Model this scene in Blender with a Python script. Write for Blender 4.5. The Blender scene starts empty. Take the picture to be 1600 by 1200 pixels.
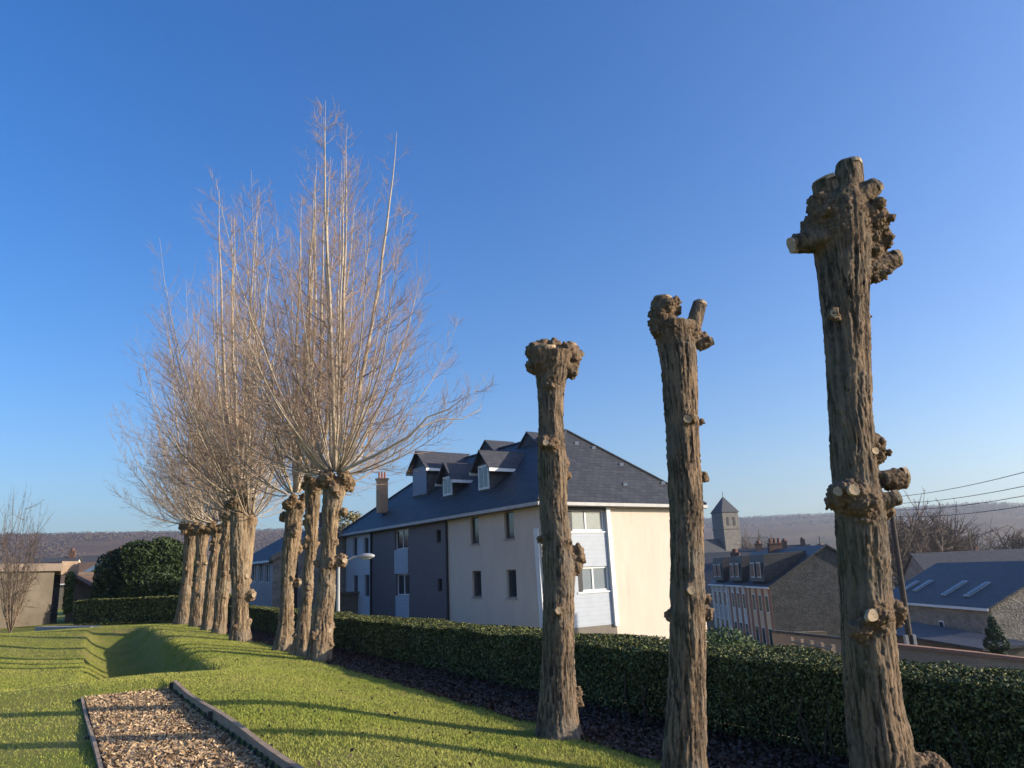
import bpy, math, random
import numpy as np
from mathutils import Vector
random.seed(7); rng = np.random.default_rng(11)
scn = bpy.context.scene
COL = scn.collection
# ------------------------------------------------------------------ camera model (photograph 1600 x 1200)
F = 1200.0; P = math.radians(13.9); R = math.radians(2.5); E = np.array([0, 0, 1.6])
fw = np.array([0, math.cos(P), math.sin(P)]); r0 = np.array([1.0, 0, 0]); u0 = np.array([0, -math.sin(P), math.cos(P)])
rt = math.cos(R)*r0 - math.sin(R)*u0; up = math.sin(R)*r0 + math.cos(R)*u0
def ray(x, y): return fw + (x-800)/F*rt - (y-600)/F*up
def onz(x, y, z): d = ray(x, y); return E + d*(z-1.6)/d[2]
def aty(x, y, Y): d = ray(x, y); return E + d*Y/d[1]
def onpl(x, y, p0, n): d = ray(x, y); return E + d*(np.dot(p0-E, n)/np.dot(d, n))
def depth(p): return float(np.dot(np.array(p)-E, fw))
def proj(p):
    q = np.array(p, float)-E; k = q@fw; return 800+F*(q@rt)/k, 600-F*(q@up)/k
def along(p, d, px):                       # distance from p along d until its image column is px
    lo, hi = 0.0, 80.0
    s = 1 if proj(p+d*hi)[0] > px else -1
    for _ in range(50):
        m = (lo+hi)/2
        if (proj(p+d*m)[0]-px)*s < 0: lo = m
        else: hi = m
    return m

# ------------------------------------------------------------------ numpy noise
def _h(ix, iy, iz, k=0):
    n = (ix*73856093) ^ (iy*19349663) ^ (iz*83492791) ^ (k*2654435)
    n = (n ^ (n >> 13)) * 1274126177 & 0x7fffffff
    n = (n ^ (n >> 15)) * 668265263 & 0x7fffffff
    return ((n ^ (n >> 14)) & 0xffff)/65535.0
def vn(p):
    p = np.asarray(p, float); i = np.floor(p).astype(np.int64); f = p-i; f = f*f*(3-2*f); r = 0
    for a in (0, 1):
        for b in (0, 1):
            for c in (0, 1):
                w = (f[:, 0] if a else 1-f[:, 0])*(f[:, 1] if b else 1-f[:, 1])*(f[:, 2] if c else 1-f[:, 2])
                r = r + w*_h(i[:, 0]+a, i[:, 1]+b, i[:, 2]+c)
    return r*2-1
def fbm(p, o=4):
    r = 0; a = 1
    for k in range(o): r = r+a*vn(p*(2.03**k)+17.3*k); a *= .5
    return r/1.9
def voro(p):
    i = np.floor(p).astype(np.int64); f1 = np.full(len(p), 9.0); f2 = f1.copy()
    for a in (-1, 0, 1):
        for b in (-1, 0, 1):
            for c in (-1, 0, 1):
                j = i+np.array([a, b, c])
                q = j+np.stack([_h(j[:, 0], j[:, 1], j[:, 2], k) for k in (1, 2, 3)], 1)
                d = np.sqrt(((q-p)**2).sum(1))
                f2 = np.where(d < f1, f1, np.minimum(f2, d)); f1 = np.minimum(f1, d)
    return f1, f2
def sstep(a, b, x): t = np.clip((x-a)/(b-a), 0, 1); return t*t*(3-2*t)

# ------------------------------------------------------------------ materials
MATS = {}
def nt(name):
    m = bpy.data.materials.new(name); m.use_nodes = True; t = m.node_tree; t.nodes.clear()
    o = t.nodes.new('ShaderNodeOutputMaterial'); b = t.nodes.new('ShaderNodeBsdfPrincipled')
    t.links.new(b.outputs[0], o.inputs[0]); MATS[name] = m
    return m, t, b
def N(t, kind, **kw):
    n = t.nodes.new('ShaderNode'+kind)
    for k, v in kw.items():
        if k[0] == 'i' and k[1:].isdigit(): n.inputs[int(k[1:])].default_value = v
        elif hasattr(n, k): setattr(n, k, v)
        else: n.inputs[k].default_value = v
    return n
def c4(c): return (c[0], c[1], c[2], 1)
def mixc(t, fac, a, b, blend='MIX'):
    m = N(t, 'Mix', data_type='RGBA', blend_type=blend)
    for s, v in ((0, fac), (6, a), (7, b)):
        if hasattr(v, 'links') or hasattr(v, 'is_linked'): t.links.new(v, m.inputs[s])
        else: m.inputs[s].default_value = v if s == 0 else c4(v)
    return m.outputs[2]
def ramp(t, src, a, b):
    m = N(t, 'MapRange'); m.inputs[1].default_value = a; m.inputs[2].default_value = b; t.links.new(src, m.inputs[0]); return m.outputs[0]
def coords(t, kind, scale):
    tc = N(t, 'TexCoord'); mp = N(t, 'Mapping'); mp.inputs['Scale'].default_value = scale
    t.links.new(tc.outputs[kind], mp.inputs[0]); return mp.outputs[0]
def noise(t, vec, s, detail=6, rough=.6):
    n = N(t, 'TexNoise'); n.inputs['Scale'].default_value = s; n.inputs['Detail'].default_value = detail; n.inputs['Roughness'].default_value = rough
    t.links.new(vec, n.inputs['Vector']); return n.outputs['Fac']
def bump(t, b, h, strength, dist):
    n = N(t, 'Bump'); n.inputs['Strength'].default_value = strength; n.inputs['Distance'].default_value = dist
    t.links.new(h, n.inputs['Height']); t.links.new(n.outputs[0], b.inputs['Normal'])
def M(name, c1, c2=None, s=4, rough=.85, bp=.25, bd=.02, stretch=(1, 1, 1), kind='Object', lo=.35, hi=.65, spec=.3, metal=0, c3=None, s3=40):
    m, t, b = nt(name); v = coords(t, kind, stretch)
    f = noise(t, v, s, 8, .65); col = mixc(t, ramp(t, f, lo, hi), c1, c2 or [x*.7 for x in c1])
    if c3: col = mixc(t, ramp(t, noise(t, v, s3, 4), .5, .7), col, c3)
    t.links.new(col, b.inputs['Base Color'])
    b.inputs['Roughness'].default_value = rough; b.inputs['Specular IOR Level'].default_value = spec; b.inputs['Metallic'].default_value = metal
    if bp: bump(t, b, noise(t, v, s*6, 6), bp, bd)
    return m
def brickm(name, c1, c2, mortar, bw, bh, ms=.012, rough=.9, bp=.6, bd=.02, off=.5, nz=.35, spec=.3, streak=0):
    m, t, b = nt(name); v = coords(t, 'UV', (1, 1, 1))
    wv = N(t, 'VectorMath', operation='ADD'); nn = N(t, 'TexNoise'); nn.inputs['Scale'].default_value = 3; t.links.new(v, nn.inputs['Vector'])
    sc = N(t, 'VectorMath', operation='SCALE'); sc.inputs[3].default_value = .05 if ms > .015 else .004; t.links.new(nn.outputs['Color'], sc.inputs[0])
    t.links.new(v, wv.inputs[0]); t.links.new(sc.outputs[0], wv.inputs[1])
    br = N(t, 'TexBrick', offset=off); t.links.new(wv.outputs[0], br.inputs['Vector'])
    for k, x in (('Color1', c4(c1)), ('Color2', c4(c2)), ('Mortar', c4(mortar)), ('Scale', 1), ('Mortar Size', ms), ('Brick Width', bw), ('Row Height', bh), ('Bias', 0), ('Mortar Smooth', .3)): br.inputs[k].default_value = x
    f = noise(t, v, 1.3, 8, .7); col = mixc(t, ramp(t, f, .3, .75), br.outputs['Color'], [x*(1-nz) for x in c1], 'MIX')
    m2 = N(t, 'Mix', data_type='RGBA'); m2.inputs[0].default_value = .5; t.links.new(br.outputs['Color'], m2.inputs[6]); t.links.new(col, m2.inputs[7])
    t.links.new(m2.outputs[2], b.inputs['Base Color']); b.inputs['Roughness'].default_value = rough; b.inputs['Specular IOR Level'].default_value = spec
    iv = N(t, 'Math', operation='SUBTRACT', i0=1.0); t.links.new(br.outputs['Fac'], iv.inputs[1])
    ad = N(t, 'Math', operation='ADD'); t.links.new(iv.outputs[0], ad.inputs[0]); t.links.new(noise(t, v, 25, 5), ad.inputs[1])
    bump(t, b, ad.outputs[0], bp, bd)
    return m
def rubble(name, c1, c2, mortar, s=3.5):
    m, t, b = nt(name); v = coords(t, 'UV', (1, 1.6, 1))
    vo = N(t, 'TexVoronoi', feature='DISTANCE_TO_EDGE'); vo.inputs['Scale'].default_value = s; t.links.new(v, vo.inputs['Vector'])
    vc = N(t, 'TexVoronoi'); vc.inputs['Scale'].default_value = s; t.links.new(v, vc.inputs['Vector'])
    sp = N(t, 'SeparateColor'); t.links.new(vc.outputs['Color'], sp.inputs[0])
    col = mixc(t, sp.outputs[0], c1, c2); col = mixc(t, ramp(t, vo.outputs[0], .09, .02), col, mortar)
    col = mixc(t, ramp(t, noise(t, v, 1.1, 8), .4, .9), col, [x*.5 for x in c1])
    t.links.new(col, b.inputs['Base Color']); b.inputs['Roughness'].default_value = .95
    bump(t, b, ramp(t, vo.outputs[0], 0, .12), .7, .03)
    return m
M('render_beige', (.66, .565, .47), (.60, .51, .425), 1.2, .95, .3, .004, c3=(.60, .52, .43), s3=3, stretch=(1, 1, .35))
M('render_blue', (.60, .60, .62), (.54, .55, .57), 1.5, .95, .2, .004)
m = MATS['render_beige']; t = m.node_tree; b = [n for n in t.nodes if n.type == 'BSDF_PRINCIPLED'][0]; src = b.inputs['Base Color'].links[0].from_socket
v = coords(t, 'UV', (1.6, .12, 1)); st_ = ramp(t, noise(t, v, 2.2, 7, .7), .52, .72); v = coords(t, 'UV', (1, 1, 1)); bl = ramp(t, noise(t, v, .45, 6, .6), .45, .62)
mm = N(t, 'Math', operation='MULTIPLY'); t.links.new(st_, mm.inputs[0]); t.links.new(bl, mm.inputs[1]); m3 = N(t, 'Math', operation='MULTIPLY', i1=.55); t.links.new(mm.outputs[0], m3.inputs[0])
t.links.new(mixc(t, m3.outputs[0], src, (.40, .36, .30)), b.inputs['Base Color'])
def clad(name, c, rows, depth_=.012):
    m, t, b = nt(name); v = coords(t, 'UV', (1, 1, 1)); w = N(t, 'TexWave', wave_type='BANDS', bands_direction='Y', wave_profile='SAW')
    w.inputs['Scale'].default_value = rows; w.inputs['Distortion'].default_value = 0; t.links.new(v, w.inputs['Vector'])
    col = mixc(t, ramp(t, w.outputs['Fac'], .1, .0), c, [x*.6 for x in c]); col = mixc(t, ramp(t, noise(t, v, 2, 6), .4, .8), col, [x*.86 for x in c])
    t.links.new(col, b.inputs['Base Color']); b.inputs['Roughness'].default_value = .6; bump(t, b, w.outputs['Fac'], .5, depth_)
    return m
clad('cladding_dark', (.15, .125, .13), 1.4)
clad('cladding_grey', (.42, .46, .52), 1.6)
brickm('slate', (.062, .062, .064), (.032, .033, .036), (.012, .012, .014), .42, .26, .014, .5, .9, .02, spec=.45, nz=.4)
brickm('slate_old', (.075, .075, .085), (.05, .052, .06), (.02, .02, .025), .3, .22, .008, .6, .8, .015)
brickm('slate_blue', (.052, .056, .066), (.03, .036, .046), (.012, .014, .02), .45, .3, .015, .5, .9, .02, spec=.4, nz=.4)
M('roof_far', (.075, .078, .085), (.055, .058, .065), 2, .7, 0)
M('white_paint', (.78, .78, .76), (.7, .7, .68), 3, .5, .1, .002)
M('fascia_grey', (.5, .49, .47), (.42, .41, .4), 3, .6, .1, .002)
M('grey_blue_panel', (.22, .26, .33), (.19, .23, .3), 2, .5, .1, .002)
M('dark_trim', (.03, .03, .035), (.02, .02, .022), 5, .5, 0)
M('soffit', (.2, .17, .14), (.16, .14, .12), 3, .8, 0)
m, t, b = nt('glass'); b.inputs['Base Color'].default_value = (.03, .04, .05, 1); b.inputs['Roughness'].default_value = .06; b.inputs['Specular IOR Level'].default_value = .9
m, t, b = nt('glass_curtain'); v = coords(t, 'UV', (1, 1, 1)); w = N(t, 'TexWave'); w.inputs['Scale'].default_value = 5; w.inputs['Distortion'].default_value = 3; t.links.new(v, w.inputs['Vector'])
t.links.new(mixc(t, w.outputs['Fac'], (.12, .15, .17), (.32, .36, .38)), b.inputs['Base Color']); b.inputs['Roughness'].default_value = .08; b.inputs['Specular IOR Level'].default_value = .8
M('concrete', (.42, .40, .37), (.32, .30, .28), 6, .9, .3, .01)
brickm('brick', (.36, .17, .10), (.28, .13, .085), (.32, .27, .22), .22, .075, .01)
brickm('brick_orange', (.62, .36, .2), (.5, .27, .15), (.5, .4, .3), .22, .075, .01)
brickm('tile_brown', (.17, .11, .08), (.13, .085, .065), (.06, .045, .035), .25, .2, .01)
brickm('brick_dark', (.16, .085, .06), (.12, .065, .05), (.14, .12, .1), .22, .075, .01)
M('pot_dark', (.2, .09, .06), (.12, .06, .045), 5, .8, .2, .005)
brickm('brick_pale', (.42, .29, .19), (.36, .23, .15), (.4, .34, .27), .22, .075, .01)
rubble('stone', (.24, .21, .175), (.37, .32, .26), (.31, .27, .225), 4)
rubble('stone_dark', (.05, .052, .052), (.105, .105, .10), (.085, .085, .082), 5.5)
rubble('stone_far', (.2, .18, .16), (.24, .22, .19), (.18, .17, .155), 1.2)
M('wall_plaster', (.20, .165, .125), (.13, .108, .08), .8, .95, .3, .01, c3=(.14, .115, .09), s3=4)
M('coping', (.27, .21, .17), (.2, .16, .125), 3, .9, .3, .01)
M('wood_edging', (.42, .31, .21), (.27, .19, .12), 5, .85, .5, .006, (1, 1, 8))
M('wood_dark', (.09, .07, .055), (.05, .04, .032), 5, .85, .5, .006)
M('terracotta', (.42, .16, .09), (.32, .12, .07), 5, .8, .2, .005)
M('metal_grey', (.45, .46, .47), (.38, .39, .4), 5, .35, 0, metal=.3)
M('facade_red', (.44, .22, .15), (.32, .16, .11), 3, .9, .3, .01)
M('facade_cream', (.80, .72, .60), (.6, .52, .44), 3, .9, .3, .01)
M('facade_ochre', (.74, .54, .34), (.66, .46, .27), 3, .9, .3, .01)
M('facade_pink', (.52, .42, .38), (.46, .36, .33), 3, .9, .3, .01)
# cut wood with rings, bark, twigs
m, t, b = nt('cut_wood'); v = coords(t, 'UV', (1, 1, 1)); w = N(t, 'TexWave', wave_type='RINGS', rings_direction='Z'); w.inputs['Scale'].default_value = 9; w.inputs['Distortion'].default_value = 4; t.links.new(v, w.inputs['Vector'])
col = mixc(t, w.outputs['Fac'], (.40, .29, .18), (.54, .42, .28)); col = mixc(t, ramp(t, noise(t, v, 3, 6), .45, .75), col, (.22, .14, .08))
t.links.new(col, b.inputs['Base Color']); b.inputs['Roughness'].default_value = .9; bump(t, b, w.outputs['Fac'], .3, .004)
def barkm(name, ridge, furrow, warm, fine=45, algae=.35):
    m, t, b = nt(name); v = coords(t, 'Object', (1, 1, .22)); v2 = coords(t, 'Object', (1, 1, 1))
    at = N(t, 'Attribute', attribute_name='h'); sp = N(t, 'SeparateColor'); t.links.new(at.outputs['Color'], sp.inputs[0])
    col = mixc(t, sp.outputs[0], furrow, ridge)
    col = mixc(t, ramp(t, noise(t, v, 14, 8, .7), .42, .72), col, warm)
    vl = coords(t, 'Object', (1, 1, .09)); ln = noise(t, vl, fine*.9, 5, .6); col = mixc(t, ramp(t, ln, .53, .43), col, [x*1.3 for x in furrow])
    col = mixc(t, ramp(t, noise(t, v2, 1.7, 6, .7), .48, .66), col, [.62*ridge[0]+.03, .62*ridge[1]+.05, .62*ridge[2]+.055])
    fn = noise(t, v, fine*1.4, 8, .75); col = mixc(t, ramp(t, fn, .5, .72), col, [x*.5 for x in ridge])
    ag = N(t, 'Math', operation='MULTIPLY'); t.links.new(sp.outputs[1], ag.inputs[0]); t.links.new(ramp(t, noise(t, v2, 2.2, 5), .35, .6), ag.inputs[1])
    am = N(t, 'Math', operation='MULTIPLY', i1=algae); t.links.new(ag.outputs[0], am.inputs[0])
    col = mixc(t, am.outputs[0], col, (.10, .12, .045))
    col = mixc(t, sp.outputs[2], col, (.25, .165, .10))
    t.links.new(col, b.inputs['Base Color']); b.inputs['Roughness'].default_value = .92; b.inputs['Specular IOR Level'].default_value = .2
    ad = N(t, 'Math', operation='ADD'); t.links.new(fn, ad.inputs[0]); t.links.new(ln, ad.inputs[1]); bump(t, b, ad.outputs[0], 1.0, .02)
    return m
barkm('bark', (.34, .25, .175), (.03, .022, .016), (.40, .27, .165))
barkm('bark_far', (.40, .29, .18), (.075, .05, .032), (.46, .32, .19), 18, .25)
M('shoot_bark', (.56, .47, .36), (.38, .30, .22), 6, .8, 0)
M('twig', (.42, .30, .215), (.32, .225, .16), 3, .85, 0)
M('twig_dark', (.12, .095, .08), (.16, .12, .09), .3, .9, 0)
M('shrub_twig', (.30, .22, .15), (.2, .14, .1), 3, .85, 0)
def leafm(name, a, b_, c, s=1.2, s2=60, rough=.6, tr=.0):
    m, t, b = nt(name); g = N(t, 'NewGeometry')
    f = noise(t, g.outputs['Position'], s, 5); col = mixc(t, ramp(t, f, .35, .65), a, b_)
    rnd = N(t, 'Attribute', attribute_name='h'); sp = N(t, 'SeparateColor'); t.links.new(rnd.outputs['Color'], sp.inputs[0])
    col = mixc(t, sp.outputs[0], col, c)
    t.links.new(col, b.inputs['Base Color']); b.inputs['Roughness'].default_value = rough; b.inputs['Specular IOR Level'].default_value = .3
    return m
leafm('hedge_leaf', (.022, .034, .009), (.042, .058, .014), (.26, .26, .08), 1.5)
leafm('evergreen_leaf', (.022, .04, .012), (.04, .062, .018), (.055, .08, .024), .8)
leafm('pine_leaf', (.03, .055, .025), (.04, .07, .03), (.06, .09, .04), .8)
leafm('ivy_leaf', (.04, .07, .02), (.06, .1, .025), (.09, .12, .03), 1)
leafm('dead_leaf', (.05, .028, .02), (.03, .019, .014), (.13, .08, .055), 6)
leafm('wood_chip', (.42, .28, .16), (.20, .12, .065), (.66, .50, .31), 8, rough=.9)
leafm('grass_blade', (.20, .245, .035), (.35, .32, .09), (.32, .345, .06), .55, rough=.75)
leafm('far_wood', (.125, .088, .062), (.16, .11, .075), (.10, .075, .055), .02)
leafm('yellow_leaf', (.22, .18, .06), (.16, .13, .05), (.3, .25, .1), 1)
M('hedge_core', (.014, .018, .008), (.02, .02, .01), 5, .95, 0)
M('stem', (.12, .09, .06), (.08, .06, .04), 5, .9, 0)
# ground: zones in the vertex colours (R lawn, G leaf litter soil, B far fields)
m, t, b = nt('ground'); g = N(t, 'NewGeometry'); pos = g.outputs['Position']
at = N(t, 'Attribute', attribute_name='zone'); sp = N(t, 'SeparateColor'); t.links.new(at.outputs['Color'], sp.inputs[0])
lawn = mixc(t, ramp(t, noise(t, pos, 1.1, 5), .35, .65), (.165, .20, .03), (.27, .24, .075))
lawn = mixc(t, ramp(t, noise(t, pos, 9, 6, .7), .45, .7), lawn, (.25, .225, .055))
lawn = mixc(t, ramp(t, noise(t, pos, .55, 7, .7), .58, .70), lawn, (.27, .20, .085))
lawn = mixc(t, ramp(t, noise(t, pos, 60, 4, .7), .5, .75), lawn, (.06, .075, .018))
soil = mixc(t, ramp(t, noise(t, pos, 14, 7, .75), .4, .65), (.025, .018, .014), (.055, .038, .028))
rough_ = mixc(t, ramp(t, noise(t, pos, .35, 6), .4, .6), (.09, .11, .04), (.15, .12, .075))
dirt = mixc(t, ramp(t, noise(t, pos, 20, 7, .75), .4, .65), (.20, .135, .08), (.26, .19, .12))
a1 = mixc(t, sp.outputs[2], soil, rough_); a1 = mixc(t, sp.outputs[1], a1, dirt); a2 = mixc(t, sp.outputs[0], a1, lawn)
t.links.new(a2, b.inputs['Base Color']); b.inputs['Roughness'].default_value = .95; b.inputs['Specular IOR Level'].default_value = .1
bump(t, b, noise(t, pos, 45, 6, .7), .6, .03)
m, t, b = nt('hills'); g = N(t, 'NewGeometry'); pos = g.outputs['Position']
w_ = mixc(t, ramp(t, noise(t, pos, .012, 8, .65), .4, .6), (.13, .09, .062), (.19, .13, .088))
w_ = mixc(t, ramp(t, noise(t, pos, .004, 4, .6), .56, .62), w_, (.20, .15, .085))
w_ = mixc(t, ramp(t, noise(t, pos, .006, 5, .6), .6, .68), w_, (.07, .085, .04))
t.links.new(w_, b.inputs['Base Color']); b.inputs['Roughness'].default_value = 1; b.inputs['Specular IOR Level'].default_value = 0
bump(t, b, noise(t, pos, .06, 8, .75), 1, 8)

# ------------------------------------------------------------------ object helpers
WO = {}
def tag(o, label=None, cat=None, group=None, kind=None):
    if label: o['label'] = label
    if cat: o['category'] = cat
    if group: o['group'] = group
    if kind: o['kind'] = kind
    return o
def thing(name, loc, label, cat, group=None):
    o = bpy.data.objects.new(name, None); COL.objects.link(o); o.location = [float(x) for x in loc]; o.empty_display_size = .2
    WO[o] = np.array(loc, float); return tag(o, label, cat, group)
def npmesh(name, v, f, mat, parent=None, attr=None, smooth=False, attrname='h', uv=None):
    """f: (n,3) or (n,4) integer array, or list of arrays"""
    v = np.asarray(v, float); fs = f if isinstance(f, list) else [f]
    if parent is not None: v = v-WO[parent]
    me = bpy.data.meshes.new(name); me.vertices.add(len(v)); me.vertices.foreach_set('co', v.astype(np.float32).ravel())
    li = np.concatenate([x.ravel() for x in fs]).astype(np.int32); n = sum(len(x) for x in fs)
    tot = np.concatenate([np.full(len(x), x.shape[1]) for x in fs]); st = np.concatenate([[0], np.cumsum(tot)[:-1]])
    me.loops.add(len(li)); me.loops.foreach_set('vertex_index', li); me.polygons.add(n)
    me.polygons.foreach_set('loop_start', st.astype(np.int32))
    me.update(calc_edges=True)
    if smooth: me.polygons.foreach_set('use_smooth', np.ones(n, bool))
    if attr is not None:
        a = me.attributes.new(attrname, 'FLOAT_COLOR', 'POINT'); c = np.ones((len(v), 4), np.float32); c[:, :attr.shape[1]] = attr; a.data.foreach_set('color', c.ravel())
    me.materials.append(MATS[mat]); o = bpy.data.objects.new(name, me); COL.objects.link(o)
    if parent is not None: o.parent = parent; WO[o] = WO[parent]
    else: WO[o] = np.zeros(3)
    return o
class MB:
    """collects flat faces, gives every face planar UVs in metres"""
    def __init__(s): s.v = []; s.f = []; s.uv = []
    def face(s, *p):
        p = [np.array(q, float) for q in p]; i = len(s.v); s.v += p; s.f.append(list(range(i, i+len(p))))
        n = np.cross(p[1]-p[0], p[2]-p[0]); n = n/(np.linalg.norm(n)+1e-12)
        tn = np.cross([0, 0, 1.0], n)
        tn = np.array([1.0, 0, 0]) if np.linalg.norm(tn) < 1e-3 else tn/np.linalg.norm(tn)
        bt = np.cross(n, tn); s.uv += [(q@tn, q@bt) for q in p]; return s
    def hexa(s, b, tq):        # b: 4 bottom points counter-clockwise from above, tq: 4 top points
        s.face(b[3], b[2], b[1], b[0]); s.face(*tq)
        for i in range(4): j = (i+1) % 4; s.face(b[i], b[j], tq[j], tq[i])
        return s
    def box(s, o, ax, ay, lx, ly, z0, z1):   # o corner, horizontal unit axes ax, ay
        o = np.array([o[0], o[1], 0.0]); ax = np.array([ax[0], ax[1], 0.0]); ay = np.array([ay[0], ay[1], 0.0])
        c = [o, o+ax*lx, o+ax*lx+ay*ly, o+ay*ly]
        if np.cross(ax*lx, ay*ly)[2] < 0: c = [c[0], c[3], c[2], c[1]]
        Z = np.array([0, 0, 1.0]); return s.hexa([q+Z*z0 for q in c], [q+Z*z1 for q in c])
    def slab(s, pts, th):      # polygon extruded along its normal (downwards by th)
        p = [np.array(q, float) for q in pts]; n = np.cross(p[1]-p[0], p[2]-p[0]); n /= np.linalg.norm(n)
        if n[2] < 0: p = p[::-1]; n = -n
        q = [x-n*th for x in p]; s.face(*p); s.face(*q[::-1])
        for i in range(len(p)): j = (i+1) % len(p); s.face(q[i], q[j], p[j], p[i])
        return s
    def tube(s, a, b_, ra, rb=None, n=8):
        a = np.array(a, float); b_ = np.array(b_, float); rb = ra if rb is None else rb; d = b_-a; d /= np.linalg.norm(d)
        x = np.cross(d, [0.3, 0.9, 0.1]); x /= np.linalg.norm(x); y = np.cross(d, x)
        A = [a+ra*(math.cos(k*2*math.pi/n)*x+math.sin(k*2*math.pi/n)*y) for k in range(n)]; B = [b_+rb*(math.cos(k*2*math.pi/n)*x+math.sin(k*2*math.pi/n)*y) for k in range(n)]
        for k in range(n): j = (k+1) % n; s.face(A[k], A[j], B[j], B[k])
        s.face(*A[::-1]); s.face(*B); return s
    def build(s, name, mat, parent=None, bevel=0):
        me = bpy.data.meshes.new(name); w = WO[parent] if parent is not None else np.zeros(3)
        me.from_pydata([tuple(q-w) for q in s.v], [], s.f); uv = me.uv_layers.new(name='UVMap'); uv.data.foreach_set('uv', np.array(s.uv, np.float32).ravel())
        me.materials.append(MATS[mat]); o = bpy.data.objects.new(name, me); COL.objects.link(o); WO[o] = w
        if parent is not None: o.parent = parent
        return o

def tubes(paths, radii, sides):
    """paths (N,K,3), radii (N,K) -> verts, quad faces"""
    Nn, K, _ = paths.shape; T = np.gradient(paths, axis=1); T /= np.linalg.norm(T, axis=2, keepdims=True)+1e-9
    ref = np.array([.31, .17, .93]); X = np.cross(T, ref); ln = np.linalg.norm(X, axis=2, keepdims=True); X = np.where(ln < .05, np.cross(T, [1.0, 0, 0]), X); X /= np.linalg.norm(X, axis=2, keepdims=True)+1e-9
    Y = np.cross(T, X); a = np.arange(sides)*2*math.pi/sides
    V = paths[:, :, None]+radii[:, :, None, None]*(np.cos(a)[None, None, :, None]*X[:, :, None]+np.sin(a)[None, None, :, None]*Y[:, :, None])
    idx = np.arange(Nn*K*sides).reshape(Nn, K, sides); nx = np.roll(idx, -1, axis=2)
    Fq = np.stack([idx[:, :-1], nx[:, :-1], nx[:, 1:], idx[:, 1:]], -1).reshape(-1, 4)
    return V.reshape(-1, 3), Fq
def join(parts):
    vs, fs, o = [], [], 0
    for v, f in parts: vs.append(v); fs.append(f+o); o += len(v)
    return np.concatenate(vs), np.concatenate(fs)
def leaves(c, size, aspect=.6, up_bias=0.0, seed=0, nrm=None):
    """rhombic leaves at centres c: verts, faces, per-vertex random"""
    g = np.random.default_rng(seed); n = len(c); a = g.normal(size=(n, 3)); b_ = g.normal(size=(n, 3))
    if nrm is not None: a = a*.8+nrm*1.2
    a[:, 2] += up_bias; a /= np.linalg.norm(a, axis=1, keepdims=True); x = np.cross(a, b_); x /= np.linalg.norm(x, axis=1, keepdims=True); y = np.cross(a, x)
    s = (size if np.ndim(size) else np.full(n, size))*g.uniform(.6, 1.3, n); s = s[:, None]
    V = np.stack([c-x*s, c-y*s*aspect+a*s*.15, c+x*s, c+y*s*aspect+a*s*.15], 1).reshape(-1, 3)
    Fq = np.arange(4*n).reshape(n, 4); return V, Fq, np.repeat(g.random(n)**2.2, 4)[:, None]

# ------------------------------------------------------------------ terrain
RU = np.array([-.477, .879]); RN = np.array([.879, .477]); RO = np.array([.30, 8.40])   # the row of trees
def st(x, y): dx = x-RO[0]; dy = y-RO[1]; return dx*RN[0]+dy*RN[1], dx*RU[0]+dy*RU[1]
def xy(s, t_): return RO[0]+s*RN[0]+t_*RU[0], RO[1]+s*RN[1]+t_*RU[1]
PT0, PT1 = -6.0, 4.2
def ps0(t): return -4.11-.035*np.asarray(t)+0.0
def ps1(t): return -3.10-.036*np.asarray(t)+0.0        # chip path in row coordinates
def ground_z(x, y):
    x = np.asarray(x, float); y = np.asarray(y, float); s, tt = st(x, y)
    zr = np.interp(s, [-9e9, 0, 1, 2, 3.5, 8, 13, 25, 45, 70, 150, 400], [0, 0, -.05, -.10, -.5, -1.35, -1.9, -2.9, -4.8, -7, -13, -16])
    far = 1-sstep(24, 36, tt)
    z = zr+.39*sstep(.1, -2.8, s)*far
    z = z-.07*sstep(ps1(tt), ps1(tt)-.07, s)*sstep(PT1+.9, PT1+.1, tt)*far-.03*sstep(-4.4, -6, s)*far
    hol = sstep(5.6, 8.4, tt+.25*np.sin(s*2.2))*(1-sstep(23, 31, tt))                # sunken hollow past the end of the path
    z = z-.41*hol*sstep(-9.5, -4.4, s)*sstep(-3.3, -4.2, s)
    zc = sum(np.interp(s+o_, [-4.3, -4.15, -3.9, -3.6, -3.2, -2.7, -2.45, -2.3, -2.0, -1.6, -1.2, -.6, 0], [-.10, -.16, -.34, -.46, -.50, -.40, .02, .22, .25, .21, .16, .08, 0]) for o_ in (-.14, -.07, 0, .07, .14))/5
    z = np.where((s < 0) & (s > -4.3), z*(1-hol)+zc*hol, z)
    z = z+np.where(s < 0, .02*(vn(np.stack([x*.5, y*.5, 0*x], -1).reshape(-1, 3)).reshape(x.shape)), 0)
    return z
def hill_z(x, y):
    r = np.hypot(x, y); az = np.degrees(np.arctan2(x, y)); z = ground_z(x, y)
    s, tt = st(x, y); q = np.stack([x*.0016, y*.0016, 0*x], -1).reshape(-1, 3); n = fbm(q, 5).reshape(x.shape)
    base = np.interp(r, [0, 250, 400, 700], [0, 0, 1, 1])
    ztop = np.interp(az, [-180, -60, -32, -20, -8, 0, 8, 15, 22, 27, 31, 36, 60, 180], [60, 100, 106, 108, 104, 100, 92, 87, 84, 86, 84, 66, 58, 60])
    r1 = np.interp(az, [-22, 4], [1450, 2600]); ridge = sstep(450, r1, r)*ztop*r1/1450
    valley = np.interp(r, [250, 500, 4000], [0, -6, -6])
    z = np.where(r > 250, z*(1-base)+base*-16, z)+valley+ridge*(1+.05*n)+base*3*n
    # nearer shoulder on the right that carries houses
    sh = 30*np.exp(-((az-37)/5.0)**2)*np.exp(-((r-520)/170)**2)
    return z+np.where(r > 200, sh, 0)
ang = np.radians(np.concatenate([np.arange(-180, -48, 4), np.arange(-48, 48, .36), np.arange(48, 180, 4)])); na = len(ang)
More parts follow.
